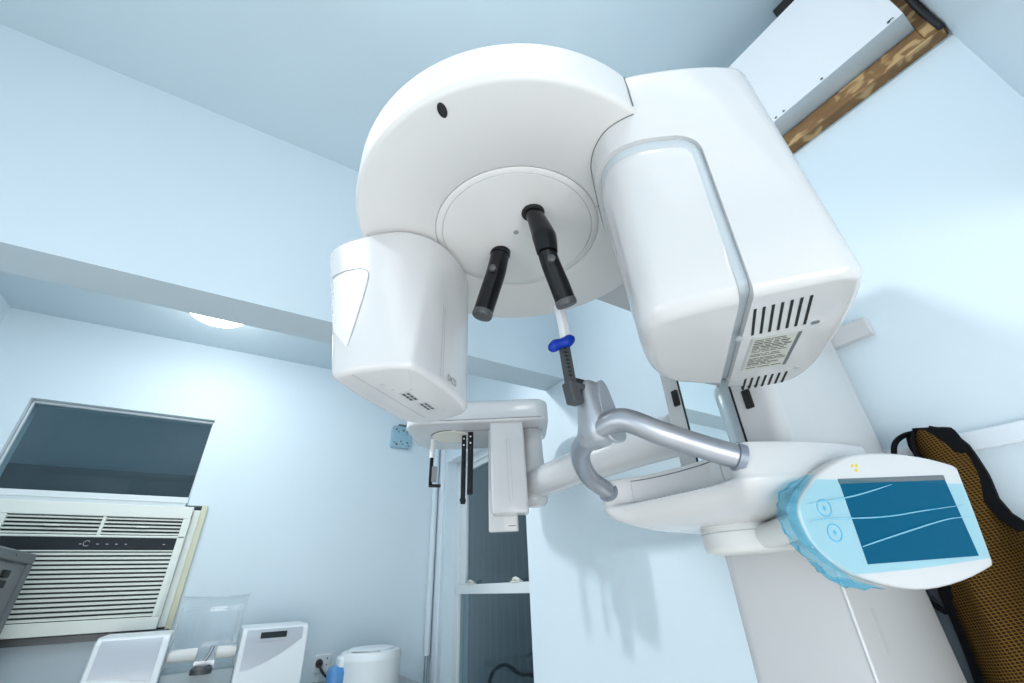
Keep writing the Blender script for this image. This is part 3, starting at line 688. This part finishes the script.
# ---- touch panel (own plane)
TO = Vector((.8, .314, .1255)); TU = Vector((.9215, -.3849, .0528)).normalized(); TV = Vector((-.1311, -.1049, .9858)).normalized(); TN = TU.cross(TV); TN.normalize()
if TN.y > 0: TN = -TN
def T(u, v, d=0): return TO + TU * u + TV * v + TN * d
out = dense([(-.0885, -.043), (-.0775, -.0235), (-.056, -.006), (-.026, .014), (.036, .035), (.106, .036), (.173, .027), (.226, .013), (.2385, .006), (.2395, -.002), (.235, -.066), (.2285, -.130), (.226, -.138), (.217, -.143), (.157, -.156), (.088, -.161), (.030, -.152), (-.031, -.130), (-.069, -.101), (-.0855, -.074)], 3)
out = list(reversed(out)) if sum(a[0] * b_[1] - b_[0] * a[1] for a, b_ in zip(out, out[1:] + out[:1])) < 0 else out
bm = new(); prism(bm, out, -.034, 0, .016, .005, f=lambda u, v, d: tuple(T(u, v, d))); tp = obj('touch_panel', bm, M['white'], XM, angle=50)
bm = new(); loft(bm, [[tuple(T(u, v, d)) for u, v in ((0, -.1195), (.204, -.1245), (.202, -.004), (0, .001))] for d in (-.002, .0006)]); sc = obj('screen', bm, M['screen'], tp)
bm = new(); loft(bm, [[tuple(T(u, v, d)) for u, v in ((-.001, -.0065), (.2025, -.0115), (.2025, -.0045), (-.001, .0008))] for d in (.0004, .0010)]); obj('screen_bezel', bm, M['seam'], tp)
for (u, v, up) in ((-.042, -.039, 1), (-.038, -.074, -1)):
    bm = new(); n = 32
    loft(bm, [[tuple(T(u + r * math.cos(2 * PI * k / n), v + r * math.sin(2 * PI * k / n), d)) for k in range(n)] for r, d in ((.0125, .0001), (.0125, .0007), (.0112, .0007), (.0112, .0001))], False, False)
    bt = obj('button', bm, M['btn'], tp); bm = new()
    s = .0035
    loft(bm, [[tuple(T(u + a * s, v + b_ * s * up, d)) for a, b_ in ((-1, -.3), (1, -.3), (0, 1))] for d in (.0001, .0007)]); loft(bm, [[tuple(T(u + a * s, v + b_ * s * up, d)) for a, b_ in ((-.35, -1.1), (.35, -1.1), (.35, -.3), (-.35, -.3))] for d in (.0001, .0006)])
    obj('arrow', bm, M['btn'], bt)
bm = new()
for k in range(3):
    a = PI / 2 + PI + k * 2 * PI / 3
    u, v = .039, .0165
    poly = [(u + r * math.cos(a + da), v + r * math.sin(a + da)) for r, da in ((.0024, -.5), (.0068, -.5), (.0070, 0), (.0068, .5), (.0024, .5))]
    loft(bm, [[tuple(T(p[0], p[1], d)) for p in poly] for d in (.0001, .0006)])
obj('radiation_sign', bm, M['yellow'], tp, label='yellow three-bladed radiation sign')

# ---- cephalostat arm towards the far window
bm = new(); tube(bm, [(1.12, .62, .385), (1.10, 1.0, .385), (1.10, 1.565, .383)], [.066, .064, .062], 36); bx(bm, (0, 0, 0), (.001, .001, .001)) if False else None
arm = obj('side_arm', bm, M['white'], XM)
bm = new(); lathe(bm, [(.020, -.334 + .62), (.046, .292), (.057, .305), (.060, .322), (.056, .335), (.055, .46), (.052, .50), (.051, .63)], (1.10, 1.59, 0), 40); obj('upright_elbow', bm, M['white'], XM, angle=60)
d_ = Vector((.842, -.54, 0)); n_ = Vector((.54, .842, 0)); P0 = Vector((1.10, 1.60, 0))
def S(s, o_, z): q = P0 + d_ * s + n_ * o_; return (q.x, q.y, z)
hp = rrect(-.56, .085, -.17, .25, (.10, .06, .16, .14), 8)
bm = new(); prism(bm, hp, .622, .725, .012, .02, f=S); cb = obj('cephalostat_head', bm, M['white'], XM)
bm = new(); tube(bm, [S(-.40, -.1715, .634), S(.05, -.1715, .634)], .0012, 6); obj('edge_seam', bm, M['seam'], cb)
bm = new(); lathe(bm, [(.001, -.003), (.085, -.003), (.088, 0), (.088, .004)], S(-.37, .02, .620), 40); hb = obj('rotating_hub', bm, M['cream'], cb, label='cream round hub')
bm = new(); tube(bm, [S(-.37 + .092 * math.cos(a), .02 + .092 * math.sin(a), .621) for a in [3.3 + .12 * k for k in range(14)]], .0022, 6); obj('hub_gap', bm, M['seam'], hb)
bm = new(); tube(bm, [S(-.40, -.06, .6215), S(.04, -.06, .6215)], .0014, 6); obj('underside_seam', bm, M['seam'], cb)
# sensors
bm = new(); prism(bm, rrect(-.178, -.030, -.150, -.075, .012), .246, .623, .008, 0, f=lambda s, o_, z: S(s + (.62 - z) * .02, o_, z)); sn = obj('sensor_box', bm, M['white'], cb)
bm = new()
for ds in (-.110, -.095): tube(bm, [S(ds + .004, -.1506, .55), S(ds + .010, -.1506, .29)], .0008, 6)
obj('sensor_slit', bm, M['groove'], sn)
bm = new(); prism(bm, rrect(-.190, -.068, -.06, -.02, .008), .190, .623, .006, 0, f=S); s2 = obj('sensor_cassette', bm, M['white'], cb)
bm = new(); tube(bm, [S(-.108, -.0606, .211), S(-.078, -.0606, .211)], .002, 6); obj('printed_mark', bm, M['mark'], s2)
# ear rods
for (s, o_, z1, w) in ((-.272, -.03, .345, .0125), (-.306, .0, .312, .0105)):
    bm = new(); bm2 = rrect(s - w, s + w, o_ - .007, o_ + .007, .005); prism(bm, bm2, z1, .621, .003, 0, f=S); r_ = obj('ear_rod', bm, M['black'], cb)
    bm = new(); cyl(bm, S(s, o_ - .010, z1 + .016), S(s, o_ + .010, z1 + .016), .013, 18); obj('ear_tip', bm, M['black'], r_)
    for dz in (.60, .57): bm = new(); cyl(bm, S(s, o_ - .009, dz), S(s, o_ - .006, dz), .004, 10); obj('rod_screw', bm, M['box'], r_)
bm = new(); tube(bm, [S(-.462, .045, .618), S(-.462, .045, .53)], .011, 12); na = obj('nasal_arm', bm, M['box'], cb)
bm = new(); tube(bm, [S(-.462, .045, .53), S(-.462, .045, .41)], .0085, 10); tube(bm, [S(-.468, .045, .405), S(-.415, .045, .402)], .0075, 10); obj('nasal_rod', bm, M['black'], na)
bm = new(); bx(bm, (-.012, -.004, 0), (.012, .004, .07), 0, Matrix.Translation(S(-.447, .045, .42))); obj('nasal_scale', bm, M['mark'], na)

# ------------------------------------------------------------------ blue barrier film stretched round the touch panel
bm = new()
def film_top(u): return .0005 - .0255 * max(0, (u + .06) / .30) + .004
def film_bot(u): return -.128 - .004 * math.sin((u + .1) * 9) + (.0 if u > -.05 else 0)
import bisect
def outline_v(u, top):
    vs = []
    for a, b_ in zip(out, out[1:] + out[:1]):
        if (a[0] - u) * (b_[0] - u) <= 0 and abs(a[0] - b_[0]) > 1e-9:
            vs.append(a[1] + (b_[1] - a[1]) * (u - a[0]) / (b_[0] - a[0]))
    return (max(vs) if top else min(vs)) if vs else None
NU, NV = 60, 26
grid = []
for i in range(NU + 1):
    u = -.0875 + (.2262 + .0875) * i / NU
    ot, ob = outline_v(u, True), outline_v(u, False)
    vt = min(film_top(u), ot - .001); vb = max(film_bot(u), ob + .001)
    col = []
    for j in range(NV + 1):
        v = vb + (vt - vb) * j / NV
        # right-hand border of the panel slants: squeeze u a little at the top
        uu = -.0875 + (u + .0875) * (.2225 + (v + .136) * .095 + .0875) / (.2262 + .0875)
        wr = 0
        for (va, sl, wd, am) in ((-.030, .06, .0028, .0032), (-.062, .11, .003, .0035), (-.085, .24, .0028, .0036), (-.012, .12, .0025, .0026)):
            dd = v - (va + sl * (u - .02)); wr += 1.5 * am * math.exp(-(dd / wd) ** 2)
        ed = min(u + .1125, v - vb + .0, vt - v); rnd = .0022
        lift = .0022 + min(wr, .0035) * max(0, min(1, (u + .08) / .03, (.215 - u) / .04))
        if min(v - ob, ot - v) < .006 or u < -.080: lift = max(lift - .0005, .0012)
        col.append(bm.verts.new(T(uu, v, lift)))
    grid.append(col)
for i in range(NU):
    for j in range(NV): bm.faces.new((grid[i][j], grid[i + 1][j], grid[i + 1][j + 1], grid[i][j + 1]))
# crumpled wrap round the left nose of the panel
random.seed(3)
nose = [p for p in [(-.040, .008), (-.060, -.006), (-.077, -.020), (-.0885, -.042), (-.087, -.064), (-.080, -.083), (-.066, -.102), (-.048, -.120), (-.03, -.134), (-.005, -.142), (.02, -.150)]]
nose = [(p.x, p.y) for p in smooth_path([(a, b_, 0) for a, b_ in nose], 5)]
cols = []
for i, (u, v) in enumerate(nose):
    dv = Vector((u - .06, v + .06)); dv.normalize(); row = []
    f = i / (len(nose) - 1); am = min(1, f * 6, (1 - f) * 5)
    for j in range(9):
        g = j / 8; wob = (random.uniform(-1, 1) * .0035 + .0035 * math.sin(i * .83 + j * .9) + .003 * math.sin(i * 1.57)) * am * (1 if j else 0)
        outw = (.004 + .013 * math.sin(PI * min(1, g * 1.1)) * am + wob)
        row.append(bm.verts.new(T(u + dv.x * outw, v + dv.y * outw, .0025 - .042 * g * (.4 + .6 * am) + wob * .6)))
    cols.append(row)
for i in range(len(cols) - 1):
    for j in range(8): bm.faces.new((cols[i][j], cols[i + 1][j], cols[i + 1][j + 1], cols[i][j + 1]))
fm = obj('barrier_film', bm, [M['film'], M['fold']], angle=180)
fz = len(cols) - 1
for p in fm.data.polygons[NU * NV:]: p.material_index = 1
for ln_ in ([(-.080, -.0565), (-.0475, -.0542), (.05, -.058), (.1329, -.0542), (.2115, -.0509)], [(-.0036, -.0957), (.0101, -.0931), (.0844, -.0813), (.1687, -.0694), (.2135, -.0692)], [(-.0744, -.0318), (.0117, -.0254), (.0901, -.0128)]):
    b_ = new(); tube(b_, [T(q.x, q.y, .0046) for q in smooth_path([(a, c, 0) for a, c in ln_], 6)], [.0003, .0009, .0011, .0009, .0003], 8, flat=.8)
    obj('film_fold', b_, M['crease'], fm)
tag(fm, 'translucent blue protective film crumpled around the touch panel', 'film')

# ------------------------------------------------------------------ lead apron on the right wall
ap = thing('lead_apron', 'brown mesh lead apron with black edging hanging on the right wall rail', 'apron', (1.36, .3, -.9))
def edgeL(z): # y of the left (far) edge
    T_ = [(.278, .326), (.262, .346), (.21, .342), (.14, .356), (.06, .400), (0, .415), (-.05, .425), (-.12, .430), (-.2, .436), (-.4, .445), (-.8, .46)]
    for (za, ya), (zb_, yb) in zip(T_, T_[1:]):
        if zb_ <= z <= za: return yb + (ya - yb) * (z - zb_) / (za - zb_)
    return T_[0][1] if z > T_[0][0] else T_[-1][1]
def edgeR(z):
    T_ = [(.278, .300), (.262, .272), (.228, .258), (.165, .256), (.12, .262), (.085, .254), (.06, .235), (.04, .19), (.02, .10), (.0, .04), (-.1, .0), (-.4, -.02), (-.8, -.03)]
    for (za, ya), (zb_, yb) in zip(T_, T_[1:]):
        if zb_ <= z <= za: return yb + (ya - yb) * (z - zb_) / (za - zb_)
    return T_[0][1] if z > T_[0][0] else T_[-1][1]
def apx(y, z, s):
    fold = .026 * math.sin(y * 55 + z * 6 + 1.2) * min(1, max(0, (.22 - z) * 4)) + .010 * math.sin(y * 110 - z * 9) * min(1, max(0, (.2 - z) * 3))
    bulge = .030 * math.sin(PI * min(1, max(0, s))) 
    lean = -.012 if z < .2 else -.026 * min(1, (z - .2) / .06 + .4)
    return 1.352 - bulge - fold + lean * .6
bm = new(); zs_ = [.276 - k * .012 for k in range(25)] + [-.02 - k * .03 for k in range(25)]
rows = []
for z in zs_:
    yl, yr = edgeL(z), edgeR(z); rows.append([bm.verts.new((apx(yl + (yr - yl) * i / 18, z, i / 18), yl + (yr - yl) * i / 18, z)) for i in range(19)])
for a, b_ in zip(rows, rows[1:]):
    for i in range(18): bm.faces.new((a[i], a[i + 1], b_[i + 1], b_[i]))
fp = obj('front_panel', bm, M['mesh'], ap, angle=180)
sd = fp.modifiers.new('solid', 'SOLIDIFY'); sd.thickness = .006; sd.offset = 1
def ribbon(fn, half, nm, off=.006, mt='binding', rng=zs_):
    bm = new(); rings = []
    pts = [Vector(fn(z)) for z in rng]
    for i, p in enumerate(pts):
        t = (pts[min(i + 1, len(pts) - 1)] - pts[max(i - 1, 0)]); t.normalize(); w = t.cross(Vector((1, 0, 0))); w.normalize()
        rings.append([p + w * half + Vector((.006, 0, 0)), p + w * half * .9 + Vector((-.005, 0, 0)), p - w * half * .9 + Vector((-.005, 0, 0)), p - w * half + Vector((.006, 0, 0))])
    loft(bm, rings); return obj(nm, bm, M[mt], ap, angle=60)
ribbon(lambda z: (apx(edgeL(z), z, 0) - .002, edgeL(z) - .004, z), .012, 'edge_binding')
ribbon(lambda z: (apx(edgeR(z), z, 1) - .002, edgeR(z) + .007, z), .0125, 'edge_binding')
# shoulder flap over the hook and loop strap
bm = new(); rings = []
for p, w in (((1.372, .310, .254), .03), ((1.352, .305, .275), .034), ((1.325, .298, .280), .036), ((1.312, .288, .268), .036), ((1.316, .277, .242), .026), ((1.322, .266, .207), .014)):
    p = Vector(p); dv = Vector((0, 1, .25)).normalized()
    rings.append([p + dv * w + Vector((.004, 0, .002)), p + dv * w + Vector((-.004, 0, .004)), p - dv * w + Vector((-.004, 0, .004)), p - dv * w + Vector((.004, 0, .002))])
loft(bm, rings); obj('shoulder_flap', bm, M['binding'], ap, sub=1)
bm = new(); tube(bm, smooth_path([(1.335, .320, .278), (1.330, .350, .277), (1.328, .374, .262), (1.330, .387, .230), (1.335, .392, .185), (1.345, .398, .12)], 6), [.011] * 2, 12, flat=.5, ref=(1, 0, 0)); obj('loop_strap', bm, M['binding'], ap)
bm = new(); tube(bm, smooth_path([(1.322, .327, .274), (1.316, .337, .255), (1.318, .342, .227), (1.324, .345, .19), (1.33, .352, .14)], 6), [.010] * 2, 12, flat=.5, ref=(1, 0, 0)); obj('loop_strap', bm, M['binding'], ap)
bm = new()
pl = [(.47, .12), (.40, .12), (.40, -.86), (.56, -.86), (.53, -.3), (.50, -.1), (.478, .0)]
loft(bm, [[(x, y, z) for y, z in pl] for x in (1.376, 1.384)]); obj('back_panel', bm, M['lining'], ap, bevel=.003, label='slate grey back panel')
bm = new(); tube(bm, smooth_path([(1.366, .475, .02), (1.362, .472, -.035), (1.355, .452, -.066), (1.346, .432, -.082)], 6), [.012] * 2, 12, flat=.5, ref=(1, 0, 0)); obj('armhole_binding', bm, M['binding'], ap)
bm = new(); loft(bm, [[(x, y, z) for y, z in ((.448, .02), (.424, .02), (.428, -.075), (.445, -.06), (.455, -.04))] for x in (1.366, 1.372)]); obj('armhole_lining', bm, M['purple'], ap)
hk = thing('wall_hook', 'white hook plate holding the brown apron strap', 'hook', (1.39, .385, .262))
bm = new(); bx(bm, (1.382, .355, .246), (1.3995, .40, .268)) if False else bx(bm, (1.366, .332, .238), (1.3995, .382, .255)); obj('hook_plate', bm, M['box'], hk, bevel=.002)

# ------------------------------------------------------------------ worktop along the back wall and what stands on it
KT = -.47
wt = thing('base_cabinet', 'pale laminate counter along the back wall under the air conditioner', 'counter', (0, 3.0, FL))
bm = new(); bx(bm, (XL + .003, 2.52, KT - .035), (1.15, YB - .003, KT)); obj('worktop', bm, M['worktop'], wt, bevel=.003)
bm = new(); bx(bm, (XL + .003, 2.56, FL + .08), (1.12, YB - .003, KT - .035)); bx(bm, (XL + .003, 2.62, FL), (1.12, YB - .003, FL + .08)); obj('carcass', bm, M['cab'], wt)
for k in range(4):
    xa_ = XL + .01 + k * .645; bm = new(); bx(bm, (xa_, 2.54, FL + .09), (xa_ + .635, 2.56, KT - .045)); dr = obj('cabinet_door', bm, M['cab'], wt, bevel=.003)
    bm = new(); bx(bm, (xa_ + .56, 2.525, KT - .2), (xa_ + .575, 2.541, KT - .08)); obj('handle', bm, M['alu'], dr, bevel=.003)

# twin-housing unit with clear shield
YU = 2.88
un = thing('polishing_unit', 'silver and white twin polishing unit with clear shield below the air conditioner', 'polishing unit', (.05, YU + .15, KT))
def housing(xl, xr, ztop, disp):
    bm = new(); rings = []
    prof = [(YU, KT), (YU - .005, KT + .10), (YU + .004, KT + .20), (YU + .020, ztop - .035), (YU + .035, ztop - .012), (YU + .06, ztop), (YU + .30, ztop), (YU + .32, ztop - .02), (YU + .32, KT)]
    loft(bm, [[(x, y, z) for y, z in prof] for x in (xl, xr)]); h = obj('housing', bm, M['unitw'], un, bevel=.010, seg=3, angle=50)
    def fy(z, off):
        for (ya, za), (yb, zb_) in zip(prof[:6], prof[1:6]):
            if za <= z <= zb_: return ya + (yb - ya) * (z - za) / (zb_ - za) - off
        return prof[5][0] - off
    bm = new(); zz = [KT + .01 + (ztop - .022 - KT) * k / 14 for k in range(15)]; N = 10
    w0, w1 = xl + .022, xr - .028
    def low(x): f = (x - w0) / (w1 - w0); return KT + .155 + .115 * (f ** 1.6 if disp else (1 - f) ** 3 * 0 + .25 * math.sin(PI * (1 - f) * .5))
    g = [[bm.verts.new((w0 + (w1 - w0) * i / N, fy(max(min(z, ztop - .014), low(w0 + (w1 - w0) * i / N)), .0016), max(min(z, ztop - .014), low(w0 + (w1 - w0) * i / N)))) for i in range(N + 1)] for z in zz]
    for a, b_ in zip(g, g[1:]):
        for i in range(N):
            vs = [a[i], a[i + 1], b_[i + 1], b_[i]]
            if (a[i].co - b_[i].co).length > 1e-5 or (a[i + 1].co - b_[i + 1].co).length > 1e-5:
                try: bm.faces.new(vs)
                except ValueError: pass
    fpn = obj('front_panel', bm, M['silver'], h, angle=60)
    if disp:
        bm = new(); bx(bm, (xl + .085, fy(ztop - .045, .004), ztop - .052), (xl + .205, fy(ztop - .045, -.004), ztop - .026)); obj('display', bm, M['acstrip'], h)
        bm = new()
        bx(bm, (xl + .085, fy(ztop - .068, .0022), ztop - .066), (xl + .205, fy(ztop - .068, -.002), ztop - .064))
        obj('printed_line', bm, M['groove'], h)
    return h
housing(-.385, -.112, -.138, False); housing(.182, .492, -.138, True)
bm = new(); bx(bm, (-.113, YU + .06, KT), (.183, YU + .32, -.30)); obj('trough', bm, M['trough'], un, bevel=.006)
for xa_, xb_ in ((-.108, .015), (.085, .178)):
    bm = new(); tube(bm, [(xa_, YU + .07, -.235), (xa_ + .006, YU + .07, -.235), (xb_ - .006, YU + .07, -.235), (xb_, YU + .07, -.235)], [.014, .026, .026, .014], 20); obj('roller', bm, M['brush'], un)
bm = new(); lathe(bm, [(.045, 0), (.045, .02), (.034, .03), (.034, .012), (.001, .012)], (.045, YU + .03, -.31), 28); obj('drain_cup', bm, M['rod'], un)
bm = new(); bx(bm, (.008, YU + .055, -.30), (.092, YU + .075, -.262)); tube(bm, [(.05, YU + .05, -.262), (.062, YU + .045, -.235), (.07, YU + .042, -.205)], [.008, .007, .009], 12); obj('spindle', bm, M['alu'], un)
bm = new()
# bent clear sheet: rises from the trough, flares at the top
sp_ = [(YU + .075, -.29), (YU + .085, -.18), (YU + .10, -.09), (YU + .105, -.045), (YU + .10, -.02), (YU + .075, -.002), (YU + .045, .002)]
g = [[bm.verts.new((x, y + .03 * (abs(x - .035) / .14) ** 2 * -1, z + .006 * (abs(x - .035) / .14) ** 2)) for x in [-.105 + .28 * i / 12 for i in range(13)]] for y, z in sp_]
for a, b_ in zip(g, g[1:]):
    for i in range(12): bm.faces.new((a[i], a[i + 1], b_[i + 1], b_[i]))
sl = obj('clear_shield', bm, M['acrylic'], un, angle=180); sm = sl.modifiers.new('solid', 'SOLIDIFY'); sm.thickness = .004
bm = new(); tube(bm, [(x, YU + .045 - .03 * (abs(x - .035) / .14) ** 2, .002 + .006 * (abs(x - .035) / .14) ** 2) for x in [-.108 + .286 * i / 12 for i in range(13)]], .004, 8); tube(bm, [(-.09 + .25 * i / 8, YU + .098, -.046) for i in range(9)], .007, 8); obj('shield_rim', bm, M['acrylic'], sl)
bm = new(); bx(bm, (.148, YU + .03, -.20), (.152, YU + .20, -.04)); bx(bm, (-.106, YU + .03, -.24), (-.102, YU + .20, -.04)); obj('shield_side', bm, M['acrylic'], sl)

# white round distiller with blue handle
di = thing('water_distiller', 'round white lidded water distiller with a blue side on the counter', 'distiller', (.83, 2.86, KT))
DX, DY = .83, 2.86
bm = new(); lathe(bm, [(.150, 0), (.158, .01), (.160, .03), (.160, .145), (.162, .150), (.162, .158)], (DX, DY, KT), 56); obj('body', bm, M['unitw'], di)
bm = new(); lathe(bm, [(.1605, .158), (.160, .176), (.152, .188), (.120, .192), (.119, .197), (.110, .201), (.03, .203), (.001, .203)], (DX, DY, KT), 56); ld = obj('lid', bm, M['unitw'], di)
bm = new()
for k in range(16):
    a = PI * 1.15 + k * .075; p = Vector((DX + .13 * math.cos(a), DY + .13 * math.sin(a), KT + .190)); bx(bm, (-.002, -.010, -.004), (.002, .010, .0045), 0, Matrix.Translation(p) @ Matrix.Rotation(a - PI / 2, 4, 'Z'))
obj('lid_vent', bm, M['groove'], ld)
bm = new(); prism(bm, rrect(DX - .215, DX - .12, DY - .06, DY + .06, .03), KT + .0, KT + .135, .004, .03); obj('side_tank', bm, M['unitblue'], di, label='blue side tank')
bm = new(); prism(bm, rrect(DX - .175, DX - .10, DY - .05, DY + .05, .02), KT + .13, KT + .175, .004, .015); obj('spout_cover', bm, M['unitw'], di)

# socket and plug
so = thing('wall_socket', 'white double wall socket low on the back wall behind the counter', 'socket', (.69, YB - .006, -.37))
bm = new(); prism(bm, rrect(.645, .745, -.425, -.335, .008), 0, .009, 0, .003, f=lambda x, z, d: (x, YB - d, z)); obj('cover_plate', bm, M['unitw'], so)
bm = new(); bx(bm, (.715, YB - .0095, -.36), (.721, YB - .008, -.352)); bx(bm, (.715, YB - .0095, -.392), (.721, YB - .008, -.384)); obj('outlet_hole', bm, M['slot'], so)
bm = new(); tube(bm, [(.672, YB - .009, -.375), (.670, YB - .035, -.377), (.668, YB - .055, -.38)], [.020, .022, .012], 16); pg = tag(obj('power_plug', bm, M['cable']), 'black power plug with cord in the white wall socket', 'plug')
bm = new(); tube(bm, smooth_path([(.668, YB - .052, -.38), (.675, YB - .075, -.40), (.70, YB - .085, -.43), (.735, YB - .085, -.452), (.80, YB - .10, -.459), (.87, YB - .17, -.461)], 6), .007, 10); obj('cord', bm, M['cable'], pg)

# grey equipment cabinet at the left edge
YE, XE = 2.62, -.745
eq = thing('equipment_cabinet', 'dark grey metal equipment cabinet with black sockets at the left edge', 'cabinet', (-.95, YE + .23, KT))
bm = new(); bx(bm, (-1.14, YE + .02, KT), (XE - .010, YE + .465, .178)); obj('case', bm, M['steel'], eq, bevel=.004)
bm = new(); bx(bm, (-1.15, YE, .162), (XE, YE + .475, .208)); cap_ = obj('top_cap', bm, M['steel'], eq, bevel=.010)
bm = new(); cyl(bm, (XE - .001, YE + .20, .186), (XE + .001, YE + .20, .186), .004, 12); obj('screw', bm, M['slot'], cap_)
bm = new(); bx(bm, (XE - .03, YE + .405, KT), (XE, YE + .475, .162)); obj('corner_rail', bm, M['steel'], eq, bevel=.005)
bm = new(); bx(bm, (XE - .03, YE + .0, KT), (XE, YE + .05, .162)); obj('corner_rail', bm, M['steel'], eq, bevel=.005)
bm = new(); bx(bm, (XE - .012, YE + .055, KT + .01), (XE - .006, YE + .400, .155)); fpn = obj('side_plate', bm, M['steel2'], eq, bevel=.001)
for yy, z in ((2.80, .116), (2.80, .078), (2.80, .03)):
    bm = new(); prism(bm, rrect(yy - .032, yy + .032, z - .014, z + .014, .006), 0, .012, 0, .003, f=lambda y, zz_, d: (XE - .006 + d, y, zz_)); obj('socket', bm, M['slot'], fpn)

# ------------------------------------------------------------------ camera
cam = bpy.data.cameras.new('camera'); co = bpy.data.objects.new('camera', cam); C.objects.link(co)
R_ = ((0.85240, -0.52167, -0.03580), (-0.23410, -0.44200, 0.86590), (0.46762, 0.72970, 0.49890))
right = Vector(R_[0]).normalized(); fwd = Vector(R_[2]); fwd = (fwd - right * fwd.dot(right)).normalized(); up = right.cross(fwd)
m3 = Matrix((right, up, -fwd)).transposed()
co.matrix_world = Matrix.Translation((0, 0, H)) @ m3.to_4x4()
cam.sensor_width = 36; cam.lens = 422.755 * 36 / 1024; cam.clip_start = .01
bpy.context.scene.camera = co

# ------------------------------------------------------------------ light
def area(name, loc, size, power, col=(1, 1, 1), rot=(0, 0, 0)):
    l = bpy.data.lights.new(name, 'AREA'); l.shape = 'RECTANGLE'; l.size, l.size_y = size; l.energy = power; l.color = col
    o = bpy.data.objects.new(name, l); C.objects.link(o); o.location = Vector(loc) + Vector((0, 0, H)); o.rotation_euler = rot
    return o
area('ceiling_panel_light', (-.42, -.75, 1.86), (1.7, 1.9), 7, (.97, .985, 1))
area('rear_fill', (-.45, -1.8, -.55), (1.9, 1.35), 27, (1, .98, .955), (math.radians(98), 0, 0))  # added low fill behind the camera, no doorway is modelled
area('left_fill', (-1.42, .35, -.55), (1.2, 1.3), 6.5, (1, .99, .97), (0, math.radians(-90), 0))  # added fill from the left, the wall there has no opening
def spot(name, loc, at, power, deg, r):
    l = bpy.data.lights.new(name, 'SPOT'); l.energy = power; l.spot_size = math.radians(deg); l.spot_blend = .6; l.shadow_soft_size = r; l.color = (.96, .985, 1)
    o = bpy.data.objects.new(name, l); C.objects.link(o); o.location = Vector(loc) + Vector((0, 0, H)); o.rotation_euler = (Vector(at) - Vector(loc)).to_track_quat('-Z', 'Y').to_euler()
spot('floor_bounce_fill', (-.10, -.60, 1.88), (.10, -.40, -1.25), 250, 56, .15)  # added spot brightening the floor so bounce lifts the undersides
spot('ceiling_spot', (-1.1, .95, 1.78), (1.4, -.1, .75), 64, 75, .10)
spot('alcove_spot', (-.45, 2.25, 1.45), (1.4, 1.25, -.1), 55, 80, .05)
def bulb(name, loc, power, r):
    l = bpy.data.lights.new(name, 'POINT'); l.energy = power; l.shadow_soft_size = r; l.color = (.95, .985, 1)
    o = bpy.data.objects.new(name, l); C.objects.link(o); o.location = Vector(loc) + Vector((0, 0, H))
bulb('ceiling_fill', (.15, -.15, 1.50), 3, .10)  # added point light to brighten the ceiling, no fixture hangs here
bulb('lamp_bulb', (-.375, 2.82, CZ2 - .22), 2.4, .12)
area('alcove_fill', (-.25, 2.45, CZ2 - .02), (.7, .5), 7, (.95, .985, 1))  # added fill for the things on the counter, not a fixture
w = bpy.data.worlds.new('world'); bpy.context.scene.world = w; w.use_nodes = True
w.node_tree.nodes['Background'].inputs['Color'].default_value = (.52, .62, .68, 1); w.node_tree.nodes['Background'].inputs['Strength'].default_value = 1.15
sc_ = bpy.context.scene
sc_.view_settings.view_transform = 'Standard'; sc_.view_settings.look = 'None'; sc_.view_settings.exposure = .44; sc_.view_settings.gamma = 1; sc_.view_settings.use_curve_mapping = False
